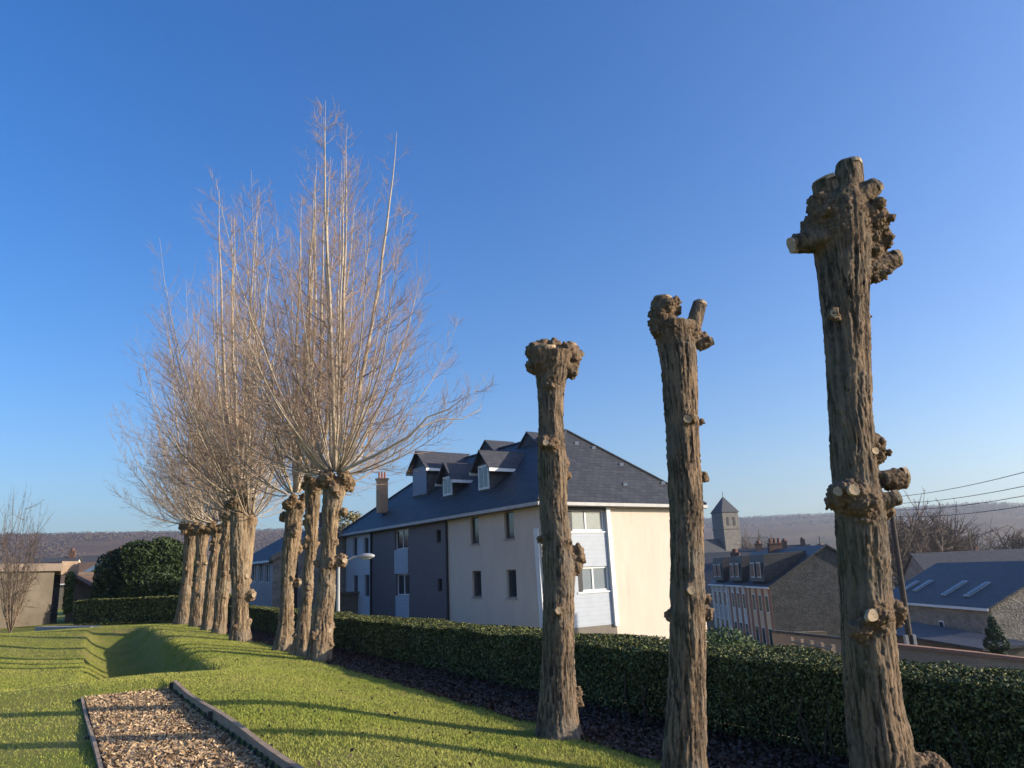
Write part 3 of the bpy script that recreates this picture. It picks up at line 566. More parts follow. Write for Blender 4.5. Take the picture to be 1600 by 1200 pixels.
# ------------------------------------------------------------------ uncut pollards with shoots
def crown(root, H, hr, nmain, Hmax, spread, seed, bias=(0, 0), twn=22, subn=4, leaders=5, thick=1.0):
    g = np.random.default_rng(seed); n = nmain; ph = g.uniform(0, 2*math.pi, n); nl = leaders; n2_ = int((n-nl)*.42)
    th0 = np.concatenate([g.uniform(.01, .19, nl), .16+1.12*g.random(n-nl)**1.05])*np.clip(spread, .7, 1.15)
    Lg = Hmax*np.interp(th0, [0, .26, .5, .8, 1.1, 1.4], [.97, .88, .76, .63, .50, .40])*g.uniform(.72, 1.05, n); Lg[:nl] = Hmax*g.uniform(.86, 1.0, nl); Lg[nl+(n-nl)//2:] *= g.uniform(.35, .9, n-nl-(n-nl)//2)
    K = 14; u = np.linspace(0, 1, K)
    ths = th0[:, None]+.25*(1-sstep(0, .12, u))[None]-(th0[:, None]*.58)*sstep(.1, 1, u)[None]
    lead_ = (np.arange(n) < nl)[:, None]; ths = np.where(lead_, th0[:, None]*(1.3-.9*u[None]), ths)
    phs = ph[:, None]+.25*np.cumsum(g.normal(size=(n, K))*.35, 1)*.3
    d = np.stack([np.sin(ths)*np.cos(phs)+bias[0]*.12, np.sin(ths)*np.sin(phs)+bias[1]*.12, np.cos(ths)], -1)+g.normal(size=(n, K, 3))*.03
    d /= np.linalg.norm(d, axis=2, keepdims=True)
    st0 = H+np.stack([np.cos(ph)*np.sin(th0+.3), np.sin(ph)*np.sin(th0+.3), .6*np.cos(th0)], 1)*hr*g.uniform(.5, 1, n)[:, None]
    path = st0[:, None]+np.concatenate([np.zeros((n, 1, 3)), np.cumsum(d[:, :-1]*(Lg[:, None, None]/(K-1)), 1)], 1)
    rb = (.010+.0042*Lg)*g.uniform(.7, 1.1, n)*thick; rb[:leaders] *= 1.3; rb[leaders:] *= .8
    rad_ = np.maximum(rb[:, None]*(1-u[None])**.75, .0035)
    A = tubes(path, rad_, 6)
    # side twigs
    m = twn; ui = g.uniform(.10, .97, (n, m))**.9; fi = ui*(K-1); i0 = np.minimum(fi.astype(int), K-2); fr = (fi-i0)[..., None]
    ar = np.arange(n)[:, None]; base = path[ar, i0]*(1-fr)+path[ar, i0+1]*fr; tg = d[ar, i0]
    rv = g.normal(size=(n, m, 3)); rv -= (rv*tg).sum(-1, keepdims=True)*tg; rv /= np.linalg.norm(rv, axis=-1, keepdims=True)
    keep = (g.random((n, m)) < np.clip(Lg[:, None]/Hmax*1.35, .15, 1)).ravel()
    L2 = (Lg[:, None]*.24*(1.12-ui)+.16)*g.uniform(.4, 1.35, (n, m)); K2 = 5; u2 = np.linspace(0, 1, K2)
    dd = tg[:, :, None]*(.62+.5*u2)[None, None, :, None]+rv[:, :, None]*(.85-.45*u2)[None, None, :, None]+np.array([0, 0, .35])*u2[None, None, :, None]+g.normal(size=(n, m, K2, 3))*.08
    dd /= np.linalg.norm(dd, axis=-1, keepdims=True)
    p2 = base[:, :, None]+np.concatenate([np.zeros((n, m, 1, 3)), np.cumsum(dd[:, :, :-1]*(L2[..., None, None]/(K2-1)), 2)], 2); p2 = p2.reshape(-1, K2, 3)[keep]; d2 = dd.reshape(-1, K2, 3)[keep]; L2 = L2.ravel()[keep]
    r2 = np.maximum(.0026+.0045*L2[:, None]*(1-u2[None]), .0024)*thick
    B = tubes(p2, r2, 4)
    # finest
    q = subn; M2 = len(p2); uj = g.uniform(.2, .98, (M2, q)); fj = uj*(K2-1); j0 = np.minimum(fj.astype(int), K2-2); fr = (fj-j0)[..., None]; ar = np.arange(M2)[:, None]
    b3 = p2[ar, j0]*(1-fr)+p2[ar, j0+1]*fr; t3 = d2[ar, j0]; rv = g.normal(size=(M2, q, 3)); rv -= (rv*t3).sum(-1, keepdims=True)*t3; rv /= np.linalg.norm(rv, axis=-1, keepdims=True)
    L3 = (.10+.30*L2[:, None])*g.uniform(.5, 1.3, (M2, q)); u3 = np.linspace(0, 1, 3)
    d3 = t3[:, :, None]*.8+rv[:, :, None]*(.65-.3*u3)[None, None, :, None]+np.array([0, 0, .3])*u3[None, None, :, None]; d3 /= np.linalg.norm(d3, axis=-1, keepdims=True)
    p3 = b3[:, :, None]+np.concatenate([np.zeros((M2, q, 1, 3)), np.cumsum(d3[:, :, :-1]*(L3[..., None, None]/2), 2)], 2); p3 = p3.reshape(-1, 3, 3)
    C_ = tubes(p3, np.tile([.0032, .0026, .0018], (len(p3), 1))*thick, 3)
    V, Fq = A; npmesh('shoots', V, Fq, 'shoot_bark', root, smooth=True)
    V, Fq = join([B, C_]); npmesh('twigs', V, Fq, 'twig', root)

def shoot_tree(label, bx, by, hx, hy, wb, wm, lumps, crownp, seed, vox=.024, mid=None, fork=None, z=0.0):
    base = onz(bx, by, z); Yb = base[1]; base[2] = gz(base[0], base[1])-.08; H = aty(hx, hy, Yb); k = depth(base)/F
    root = thing('bare_pollard_tree', [base[0], base[1], base[2]+.08], label, 'tree', 'unpruned bare pollard trees in the row')
    g = np.random.default_rng(seed); cl = []; rr = []
    for i, u in enumerate(np.linspace(0, 1, 9)):
        c = base*(1-u)+H*u; c = c+np.array([math.sin(u*math.pi)*((mid or 0)*k), 0, 0])+np.array([g.normal()*.015, g.normal()*.015, 0])*(0 < i < 8); cl.append(c)
        rr.append(k*(wb*.35*(1-u)**6*.5+wm*.43*(1+.16*math.sin(7*u+seed)))*(1+.25*sstep(.85, 1, u)))
    L = []
    for (x, y, r_) in lumps: c = aty(x-r_*.25, y, Yb); L.append((c, r_*k*.72, (1, 1, 1.3)))
    hr = rr[-1]*1.25
    for i in range(9):
        a = i*2.4; L.append((H+np.array([math.cos(a)*hr*.8, math.sin(a)*hr*.8, g.uniform(-.5, .2)*hr]), hr*g.uniform(.35, .6), q1))
    for i in range(12):
        u = g.uniform(.08, .95); a = g.uniform(-2.9, 1.2); c = base*(1-u)+H*u; r_ = np.interp(u, np.linspace(0, 1, 9), rr); L.append((c+np.array([math.cos(a), math.sin(a), 0])*r_*.9, g.uniform(.05, .11), (1, 1, 1.3)))
    S = []
    if fork:
        (x0, y0, x1, y1, rp) = fork; a = aty(x0, y0, Yb+.1); b = aty(x1, y1, Yb+.15); S.append((a, b, rp*k*1.15, rp*k)); L.append((b, rp*k*1.25, q1))
    trunk(root, cl, rr, L, S, vox, .026, .07, 'bark_far', seed, [(g.uniform(0, 6), .04, .3), (g.uniform(0, 6), .04, .3), (-.8, .04, .3)], wob=.10)
    for (x, y, r_) in lumps[:2]: c = aty(x+r_*.12, y, Yb-r_*.62*k); cutface(root, c, (.7, -1, .2), r_*.27*k, 'knot', seed)
    crown(root, H+np.array([0, 0, hr*.3]), hr, seed=seed, **crownp)
    if fork: crown(root, b, hr, 30, crownp['Hmax']*.75, 1.1, seed+77, twn=24, subn=4)
    return root
shoot_tree('nearest bare tree of the leafless row, its long low branch reaching right over the roof', 497, 1032, 524, 752, 26, 33, [(537, 876, 15), (513, 985, 13), (497, 880, 8), (540, 800, 9), (515, 1012, 9)],
 dict(nmain=56, Hmax=8.9, spread=1.08, twn=36, subn=6, leaders=7, bias=(.0, 0)), 101)
shoot_tree('slender bare tree squeezed just left of the nearest leafless tree', 468, 1025, 490, 752, 20, 24, [(480, 905, 8), (470, 1010, 9), (497, 850, 6)],
 dict(nmain=20, Hmax=8.0, spread=.8, twn=30, subn=5, leaders=4), 102, mid=4)
shoot_tree('third bare tree from the right, a small white cut on its right side', 442, 1018, 461, 782, 26, 28, [(468, 910, 9), (445, 990, 13), (445, 808, 10), (455, 985, 9)],
 dict(nmain=36, Hmax=9.4, spread=1.0, twn=36, subn=5, leaders=5, bias=(-.1, 0)), 103)
shoot_tree('bare tree with a forked double trunk and a cut stub low on its right', 376, 1004, 373, 782, 40, 31, [(395, 930, 12), (385, 900, 12), (368, 850, 7)],
 dict(nmain=54, Hmax=10.0, spread=1.0, twn=34, subn=4, leaders=6), 104, fork=(380, 905, 391, 812, 10))
shoot_tree('bare tree immediately left of the fork-trunked tree, leaning right as it rises', 341, 992, 358, 805, 20, 22, [(350, 945, 8), (345, 975, 7)],
 dict(nmain=46, Hmax=10.0, spread=.95, twn=32, subn=4, leaders=5), 105)
shoot_tree('thin bare tree in the middle of the far leafless cluster, clearly slanting', 324, 986, 340, 822, 16, 20, [(335, 930, 6)],
 dict(nmain=46, Hmax=9.6, spread=1.05, twn=30, subn=4, leaders=4), 106)
shoot_tree('second farthest bare tree, knobbly all along its trunk', 307, 980, 318, 822, 18, 21, [(322, 880, 7), (317, 910, 7)],
 dict(nmain=50, Hmax=10.0, spread=1.15, twn=30, subn=4, leaders=5, bias=(-.2, 0)), 107)
shoot_tree('farthest bare tree at the left end of the leafless row', 285, 975, 300, 824, 20, 21, [(300, 860, 6)],
 dict(nmain=60, Hmax=10.0, spread=1.15, twn=30, subn=4, leaders=5, bias=(-.5, 0)), 108)
# the long low branch of the nearest bare tree
nt_root = [o for o in COL.objects if o.name.startswith('bare_pollard_tree')][0]
pts = [aty(535, 735, 16.6), aty(585, 712, 16.4), aty(640, 682, 16.2), aty(668, 652, 16.1), aty(700, 640, 16.1), aty(735, 615, 16.0)]
pts2 = [aty(655, 668, 16.15), aty(690, 655, 16.3), aty(722, 655, 16.4), aty(750, 640, 16.5), aty(760, 600, 16.6), aty(752, 585, 16.6)]
V, Fq = tubes(np.array([pts, pts2]), np.array([[.04, .034, .027, .02, .013, .006], [.018, .014, .011, .008, .005, .004]]), 7)
npmesh('low_branch', V, Fq, 'shoot_bark', nt_root, smooth=True)

# generic small bare tree for the middle distance
def bare_tree(name, label, base, h, w, seed, mat='twig_dark', n1=26, n2=16, group=None, n3=5, thick=1.0, trunkr=None, crown_from=.25):
    g = np.random.default_rng(seed); base = np.array(base, float); root = thing(name, base, label, 'tree' if h > 3 else 'shrub', group)
    tr = trunkr or h*.018
    if h > 3: V, Fq = tubes(np.array([[base-[0, 0, .3], base+[.02*h, 0, h*.3], base+[0, .02*h, h*.6], base+[.01*h, 0, h*.9]]]), np.array([[tr, tr*.8, tr*.5, tr*.12]]), 8); npmesh('trunk', V, Fq, mat, root, smooth=True)
    u = g.uniform(crown_from, .85, n1) if h > 3 else np.zeros(n1); ph = g.uniform(0, 6.28, n1); th = np.clip(g.normal(.6, .25, n1), .05, 1.2)*w
    L = h*(1.0-u)*g.uniform(.6, 1.05, n1)+.05*h; K = 6; k = np.linspace(0, 1, K); ths = th[:, None]*(1-.5*k[None])
    d = np.stack([np.sin(ths)*np.cos(ph)[:, None], np.sin(ths)*np.sin(ph)[:, None], np.cos(ths)], -1)+g.normal(size=(n1, K, 3))*.09; d /= np.linalg.norm(d, axis=2, keepdims=True)
    st_ = base+np.stack([0*u, 0*u, u*h], 1); p = st_[:, None]+np.concatenate([np.zeros((n1, 1, 3)), np.cumsum(d[:, :-1]*(L[:, None, None]/(K-1)), 1)], 1)
    A = tubes(p, np.maximum((tr*.45*(1-k[None])*(L[:, None]/h)), tr*.06)*thick, 4); out = [A]; prev = p; pd = d; pl = L
    for m, f_ in ((n2, .42), (n3, .4)):
        Nn = len(prev); KK = prev.shape[1]; ui = g.uniform(.2, 1, (Nn, m))*(KK-1.01); i0 = ui.astype(int); ar = np.arange(Nn)[:, None]; b = prev[ar, i0]+(prev[ar, i0+1]-prev[ar, i0])*(ui-i0)[..., None]
        tg = pd[ar, i0]; rv = g.normal(size=(Nn, m, 3))*.75; dd = (tg+rv)[:, :, None]+np.array([0, 0, .35])*np.linspace(0, 1, 4)[None, None, :, None]; dd /= np.linalg.norm(dd, axis=-1, keepdims=True)
        L2 = pl[:, None]*f_*g.uniform(.4, 1.1, (Nn, m)); p2 = b[:, :, None]+np.concatenate([np.zeros((Nn, m, 1, 3)), np.cumsum(dd[:, :, :-1]*(L2[..., None, None]/3), 2)], 2)
        prev = p2.reshape(-1, 4, 3); pd = dd.reshape(-1, 4, 3); pl = L2.ravel(); out.append(tubes(prev, np.tile(np.array([1, .8, .6, .4])*tr*(.12 if f_ == .42 else .06)*thick, (len(prev), 1)), 3))
    V, Fq = join(out); npmesh('branches', V, Fq, mat, root); return root
def leafy_tree(name, label, cat, base, blobs, size, n, mat, seed, trunkr=.15, th=2, group=None):
    root = thing(name, base, label, cat, group); g = np.random.default_rng(seed); vs = []; ns = []
    vol = np.array([b[1][0]*b[1][2] for b in blobs]); cnt = (n*vol/vol.sum()).astype(int)
    for (c, r), m in zip(blobs, cnt):
        c = np.array(c); d = g.normal(size=(m, 3)); d /= np.linalg.norm(d, axis=1, keepdims=True)
        rr = (1-.38*g.random(m)**2)*(1+.22*fbm(d*2.6+seed, 3)); keep = fbm(d*3.3+c, 2) > -.38
        vs.append((c+d*rr[:, None]*np.array(r))[keep]); ns.append(d[keep])
    c = np.concatenate(vs); nn = np.concatenate(ns); V, Fq, hh = leaves(c, size, .5, .2, seed, nn*.6); npmesh('foliage', V, Fq, mat, root, attr=hh)
    b = np.array(base, float); top = b+np.array([0, 0, th]); V, Fq = tubes(np.array([[b-[0, 0, .2], (b+top)/2, top]]), np.array([[trunkr, trunkr*.8, trunkr*.5]]), 8); npmesh('trunk', V, Fq, 'stem', root)
    return root

# ------------------------------------------------------------------ buildings
def v3(a, z=0.0): return np.array([a[0], a[1], z])
ZZ = np.array([0, 0, 1.0])
class Plane:
    """a vertical wall plane: corner C, horizontal direction d, outward normal n"""
    def __init__(s, C, d, n): s.C = np.array(C, float); s.d = np.array(d, float)/np.linalg.norm(d); s.n = np.array(n, float)/np.linalg.norm(n)
    def sz(s, px, py): p = onpl(px, py, s.C, s.n); return float((p-s.C)@s.d), float(p[2])
    def rect(s, l, r, t, b_):
        my = (t+b_)/2; mx = (l+r)/2; a = s.sz(l, my)[0]; c = s.sz(r, my)[0]; return min(a, c), max(a, c), s.sz(mx, b_)[1], s.sz(mx, t)[1]
    def pt(s, u, z, o=0.0): q = s.C+s.d*u+s.n*o; return np.array([q[0], q[1], z])
    def box(s, mb, u0, u1, z0, z1, o0, o1):
        p = s.pt(u0, 0, o0); return mb.box(p, s.d, s.n, u1-u0, o1-o0, z0, z1)
    def wall(s, mb, u0, u1, z0, z1, holes, rev=.16):
        us = sorted({u0, u1, *[h[0] for h in holes], *[h[1] for h in holes]}); zs = sorted({z0, z1, *[h[2] for h in holes], *[h[3] for h in holes]})
        for a, b_ in zip(us[:-1], us[1:]):
            for c, d in zip(zs[:-1], zs[1:]):
                if a < u0-1e-6 or b_ > u1+1e-6: continue
                if any(h[0] <= (a+b_)/2 <= h[1] and h[2] <= (c+d)/2 <= h[3] for h in holes): continue
                q = [s.pt(a, c), s.pt(b_, c), s.pt(b_, d), s.pt(a, d)]
                if np.cross(q[1]-q[0], q[2]-q[0])@s.n < 0: q = q[::-1]
                mb.face(*q)
        for h in holes:
            a, b_, c, d = h; o = [s.pt(a, c), s.pt(b_, c), s.pt(b_, d), s.pt(a, d)]; i = [x-s.n*rev for x in o]
            for k in range(4): j = (k+1) % 4; mb.face(o[k], o[j], i[j], i[k])
    def window(s, root, h, mull=1, rev=.16, frame='white_paint', glass='glass', sill='concrete', fw=.06, silld=.05):
        a, b_, c, d = h; fr = MB(); o0, o1 = -rev, -rev+.05
        s.box(fr, a, b_, c, c+fw, o0, o1); s.box(fr, a, b_, d-fw, d, o0, o1); s.box(fr, a, a+fw, c+fw, d-fw, o0, o1); s.box(fr, b_-fw, b_, c+fw, d-fw, o0, o1)
        for i in range(mull): u = a+(b_-a)*(i+1)/(mull+1); s.box(fr, u-fw*.5, u+fw*.5, c+fw, d-fw, o0, o1)
        w = fr.build('window', frame, root); pn = MB(); s.box(pn, a+.01, b_-.01, c+.01, d-.01, -rev-.012, -rev+.012); pn.build('pane', glass, w)
        if sill: sl = MB(); s.box(sl, a-.06, b_+.06, c-.07, c-.003, -rev+.05, silld); sl.build('sill', sill, w)
        return w
dl = ray(-71, 935); dl = v3(dl/np.linalg.norm(dl[:2])); dl /= np.linalg.norm(dl); dr = np.array([dl[1], -dl[0], 0])
C = aty(843, 786, 35.0); ze = C[2]; zg = -2.6
LL = along(C, dl, 541); LR = along(C, dr, 1086); C0 = v3(C)
apt = thing('apartment_building', [C[0], C[1], zg], 'large beige and grey apartment house with dark hipped slate roof beyond the hedge', 'apartment building')
PL = Plane(C0, dl, -dr); PR = Plane(C0, dr, -dl)
u1 = PL.sz(700, 870)[0]; u2 = PL.sz(581, 870)[0]
hb = [PL.rect(*q) for q in ((735, 748, 808, 850), (788, 803, 799, 842), (738, 752, 892, 933), (792, 807, 890, 934))]
mb = MB(); PL.wall(mb, 0, u1, zg, ze, hb); mb.build('wall', 'render_beige', apt)
for h in hb: PL.window(apt, h, 0, glass='glass', frame='soffit', sill='concrete')
hd = [PL.rect(*q) for q in ((617, 638, 827, 858), (619, 640, 897, 930), (682, 689, 828, 848), (684, 691, 904, 924))]
mb = MB(); PL.wall(mb, u1, u2, zg, ze, hd); o = mb.build('wall', 'cladding_dark', apt)
for i, h in enumerate(hd): PL.window(apt, h, 1 if i < 2 else 0, frame='white_paint' if i < 2 else 'dark_trim', glass='glass', sill=None)
for q in ((617, 638, 858.5, 896.5), (619, 640, 930.5, 985)):
    r_ = PL.rect(*q); mb = MB(); PL.box(mb, r_[0], r_[1], r_[2], r_[3], .004, .04); mb.build('panel', 'cladding_grey', apt)
hf = [PL.rect(*q) for q in ((551, 558, 840, 868), (568, 576, 840, 866), (551, 559, 899, 932), (569, 577, 898, 932))]
mb = MB(); PL.wall(mb, u2, LL, zg, ze, hf); mb.build('wall', 'render_blue', apt)
for h in hf: PL.window(apt, h, 0, sill=None, frame='grey_blue_panel')
for u in (u1, u2): mb = MB(); p = PL.pt(u, 0, .07); mb.tube([p[0], p[1], zg], [p[0], p[1], ze-.15], .06, n=10); mb.build('downpipe', 'dark_trim', apt)
# right facade
ub = PR.sz(957, 880)[0]
hr_ = [PR.rect(893, 944, 793, 830), PR.rect(903, 952, 885, 924)]
u0b = PR.sz(857, 880)[0]; hr_[0] = (hr_[0][0]-.25, hr_[0][1], hr_[0][2], hr_[0][3]); ub = max(ub, hr_[1][1]+.16)
mb = MB(); zpb = PR.sz(930, 978)[1]; PR.wall(mb, u0b, ub, zpb, ze, hr_, .12); mb.build('bay_wall', 'cladding_grey', apt)
for h in hr_:
    PR.window(apt, h, 1, rev=.12, glass='glass_curtain', sill='white_paint', fw=.09, silld=.04)
    mb = MB(); PR.box(mb, h[0]+.01, h[0]+.3, h[2]+.02, h[3]-.02, -.06, -.03); mb.build('shutter', 'dark_trim', apt)
mb = MB(); PR.box(mb, hr_[0][0]-.4, ub-.05, ze-.34, ze-.04, .01, .06); mb.build('lintel_trim', 'dark_trim', apt)
mb = MB(); PR.wall(mb, 0, u0b, zg, ze, []); mb.build('wall', 'render_beige', apt); mb = MB(); PR.wall(mb, ub, LR, zg, ze, []); mb.build('wall', 'render_beige', apt)
mb = MB(); PR.wall(mb, u0b, ub, zg, zpb-.002, []); PR.box(mb, u0b, ub, zg, zpb-.03, -.5, -.25); mb.build('foundation', 'soffit', apt)  # dark colour carries the shade on the base under the bay panels
def strip(P_, pts, w, o=.10, mat='white_paint', name='corner_post'):
    (xa, ya), (xb, yb) = pts; ua, za = P_.sz(xa, ya); ubb, zb = P_.sz(xb, yb); mb = MB()
    mb.hexa([P_.pt(ubb, zb, .004), P_.pt(ubb+w, zb, .004), P_.pt(ubb+w, zb, o), P_.pt(ubb, zb, o)][::1] if np.cross(P_.d, P_.n)[2] > 0 else [P_.pt(ubb, zb, o), P_.pt(ubb+w, zb, o), P_.pt(ubb+w, zb, .004), P_.pt(ubb, zb, .004)],
            [P_.pt(ua, za, .004), P_.pt(ua+w, za, .004), P_.pt(ua+w, za, o), P_.pt(ua, za, o)] if np.cross(P_.d, P_.n)[2] > 0 else [P_.pt(ua, za, o), P_.pt(ua+w, za, o), P_.pt(ua+w, za, .004), P_.pt(ua, za, .004)])
    mb.build(name, mat, apt)
strip(PR, ((944, 792), (959, 978)), .24, .14); strip(PL, ((842, 825), (853, 985)), .30, .10)
# back walls
mb = MB(); Cb = C0+dr*LR; Plane(Cb, dl, dr).wall(mb, 0, LL, zg, ze, []); mb.build('back_wall', 'render_beige', apt); mb = MB(); Plane(C0+dl*LL, dr, dl).wall(mb, 0, LR, zg, ze, []); mb.build('back_wall', 'render_beige', apt)
# hipped roof
OV = .42; ec = C0-dr*OV-dl*OV; eL = LL+2*OV; eW = LR+2*OV; zE = ze+.05
mid = ec+dr*eW/2
lo, hi = 1.0, 14.0
for _ in range(40):
    t_ = (lo+hi)/2; q = onpl(884, 673, mid, dr); t_ = float((q-mid)@dl); break
sb = t_; zr = float(q[2]); sb = max(3.0, min(sb, 8))
rn = v3(mid+dl*sb, zr); rf = v3(mid+dl*(eL-4.2), zr)
E00 = v3(ec, zE); E01 = v3(ec+dl*eL, zE); E10 = v3(ec+dr*eW, zE); E11 = v3(ec+dr*eW+dl*eL, zE)
mb = MB(); 
for poly in ((E00, rn, rf, E01), (E00, E10, rn), (E10, E11, rf, rn), (E11, E01, rf)): mb.slab(poly, .12)
roof = mb.build('roof', 'slate', apt)
fb = MB()
for (p, d, n, L) in ((ec, dl, -dr, eL), (ec, dr, -dl, eW), (ec+dr*eW, dl, dr, eL), (ec+dl*eL, dr, dl, eW)):
    Plane(p, d, n).box(fb, -.02, L+.02, zE-.17, zE-.02, 0.003, .05)
fb.build('eave_board', 'fascia_grey', apt)
mb = MB(); mb.box(ec, dl, dr, eL, eW, zE-.20, zE-.16); mb.build('soffit', 'soffit', apt)
for a, b_ in ((E00, rn), (E10, rn), (rn, rf), (rf, E01), (rf, E11)):
    mb = MB(); mb.tube(a+ZZ*.03, b_+ZZ*.03, .07, n=8); mb.build('ridge_cap', 'slate', roof)
nlr = np.cross(rn-E00, E01-E00); nlr /= np.linalg.norm(nlr); slope = (zr-zE)/(eW/2)
def dormer(pl, pr_, pyb, pye, pyp, front, fascia=True, glass=True):
    q = onpl((pl+pr_)/2, pyb, E00, nlr); FP = Plane(v3(q), dl, -dr); m = (pl+pr_)/2
    a = FP.sz(pl, (pyb+pye)/2)[0]; b_ = FP.sz(pr_, (pyb+pye)/2)[0]; a, b_ = min(a, b_), max(a, b_); zb = q[2]; zee = FP.sz(m, pye)[1]; zp = FP.sz(m, pyp)[1]; c = (a+b_)/2
    de = (zee-zb)/slope; dp = (zp-zb)/slope
    mb = MB()
    mb.face(FP.pt(b_, zb-.1), FP.pt(a, zb-.1), FP.pt(a, zee), FP.pt(c, zp), FP.pt(b_, zee))
    for u in (a, b_): mb.face(FP.pt(u, zb-.1), FP.pt(u, zee), FP.pt(u, zee, -de-.1))
    d_ = mb.build('dormer', 'slate', apt); ro = MB(); ov = .34
    k = (zp-zee)/((b_-a)/2)
    for sgn in (-1, 1):
        u = c+sgn*((b_-a)/2+ov); zl = zee-k*ov
        ro.slab([FP.pt(c, zp+.08, .3), FP.pt(u, zl+.08, .3), FP.pt(u, zl+.08, -(zl-zb)/slope-.1), FP.pt(c, zp+.08, -dp-.15)], .07)
    ro.build('dormer_roof', 'slate_old', d_)
    fa = MB(); zl = zee-k*ov; u = a-ov; FP.box(fa, u-.05, u-.003, zl-.10, zl+.07, -(zl-zb)/slope-.05, .3)
    u = b_+ov; FP.box(fa, u+.003, u+.05, zl-.10, zl+.07, -(zl-zb)/slope-.05, .3); fa.build('fascia', 'white_paint', d_)
    w = MB(); FP.box(w, a+.08, b_-.08, zb+.1, zee-.05, .005, .05); wf = w.build('window', front, d_)
    if glass:
        g2 = MB(); FP.box(g2, a+.2, c-.04, zb+.22, zee-.17, .052, .062); FP.box(g2, c+.04, b_-.2, zb+.22, zee-.17, .052, .062); g2.build('pane', 'glass', wf)
dormer(645, 668, 776, 729, 706, 'grey_blue_panel', glass=False)
dormer(692, 708, 777, 743, 724, 'white_paint')
dormer(747, 766, 768, 725, 705, 'white_paint')
# two raised gables behind the ridge
for (pxx, pyy) in ((757, 687), (822, 674)):
    q = onpl(pxx, pyy, v3(mid)-dr*.6, dr); FP = Plane(v3(q), dl, -dr); zt = q[2]; mb = MB()
    for sgn in (-1, 1): mb.slab([FP.pt(0, zt), FP.pt(sgn*1.5, zt-1.25), FP.pt(sgn*1.5, zt-1.25, -2.2), FP.pt(0, zt, -2.2)], .08)
    mb.face(FP.pt(-1.4, zt-1.25, -.1), FP.pt(1.4, zt-1.25, -.1), FP.pt(0, zt-.1, -.1)); o = mb.build('rear_gable', 'slate_old', apt)
    mb = MB(); FP.box(mb, -1.6, -1.5, zt-1.35, zt-1.22, -2.2, .1); FP.box(mb, 1.5, 1.6, zt-1.35, zt-1.22, -2.2, .1); mb.build('fascia', 'white_paint', o)
for (pxx, pyy) in ((901, 694), (928, 701), (971, 727), (977, 758), (1036, 756)):    # small pale roof vents
    nn_ = np.cross(E10-E00, rn-E00); nn_ /= np.linalg.norm(nn_); q = onpl(pxx, pyy, E00, nn_); mb = MB(); mb.box(q[:2]-np.array([.1, .1]), (1, 0), (0, 1), .2, .2, q[2]-.05, q[2]+.12); mb.build('roof_vent', 'metal_grey', apt)
def chimney(parent, x, y, z0, z1, w, d, ax, npots=3, mat='brick', potmat='terracotta'):
    ax = v3(ax); ay = np.array([-ax[1], ax[0], 0]); p = np.array([x, y, 0])-ax*w/2-ay*d/2
    mb = MB(); mb.box(p, ax, ay, w, d, z0, z1); mb.box(p-ax*.05-ay*.05, ax, ay, w+.1, d+.1, z1+.003, z1+.12); ch = mb.build('chimney', mat, parent)
    for i in range(npots):
        q = np.array([x, y, 0])+ax*(w*((i+.5)/npots-.5)); pb = MB(); pb.tube(q+ZZ*(z1+.12), q+ZZ*(z1+.55), w/npots*.36, w/npots*.30, 10); pb.build('chimney_pot', potmat, ch)
    return ch
q = aty(597, 765, 50.0); zt = aty(597, 742, 50.0)[2]; chimney(apt, q[0], q[1], q[2]-1.5, zt-.35, .6, .5, dr, 3, 'brick_orange')

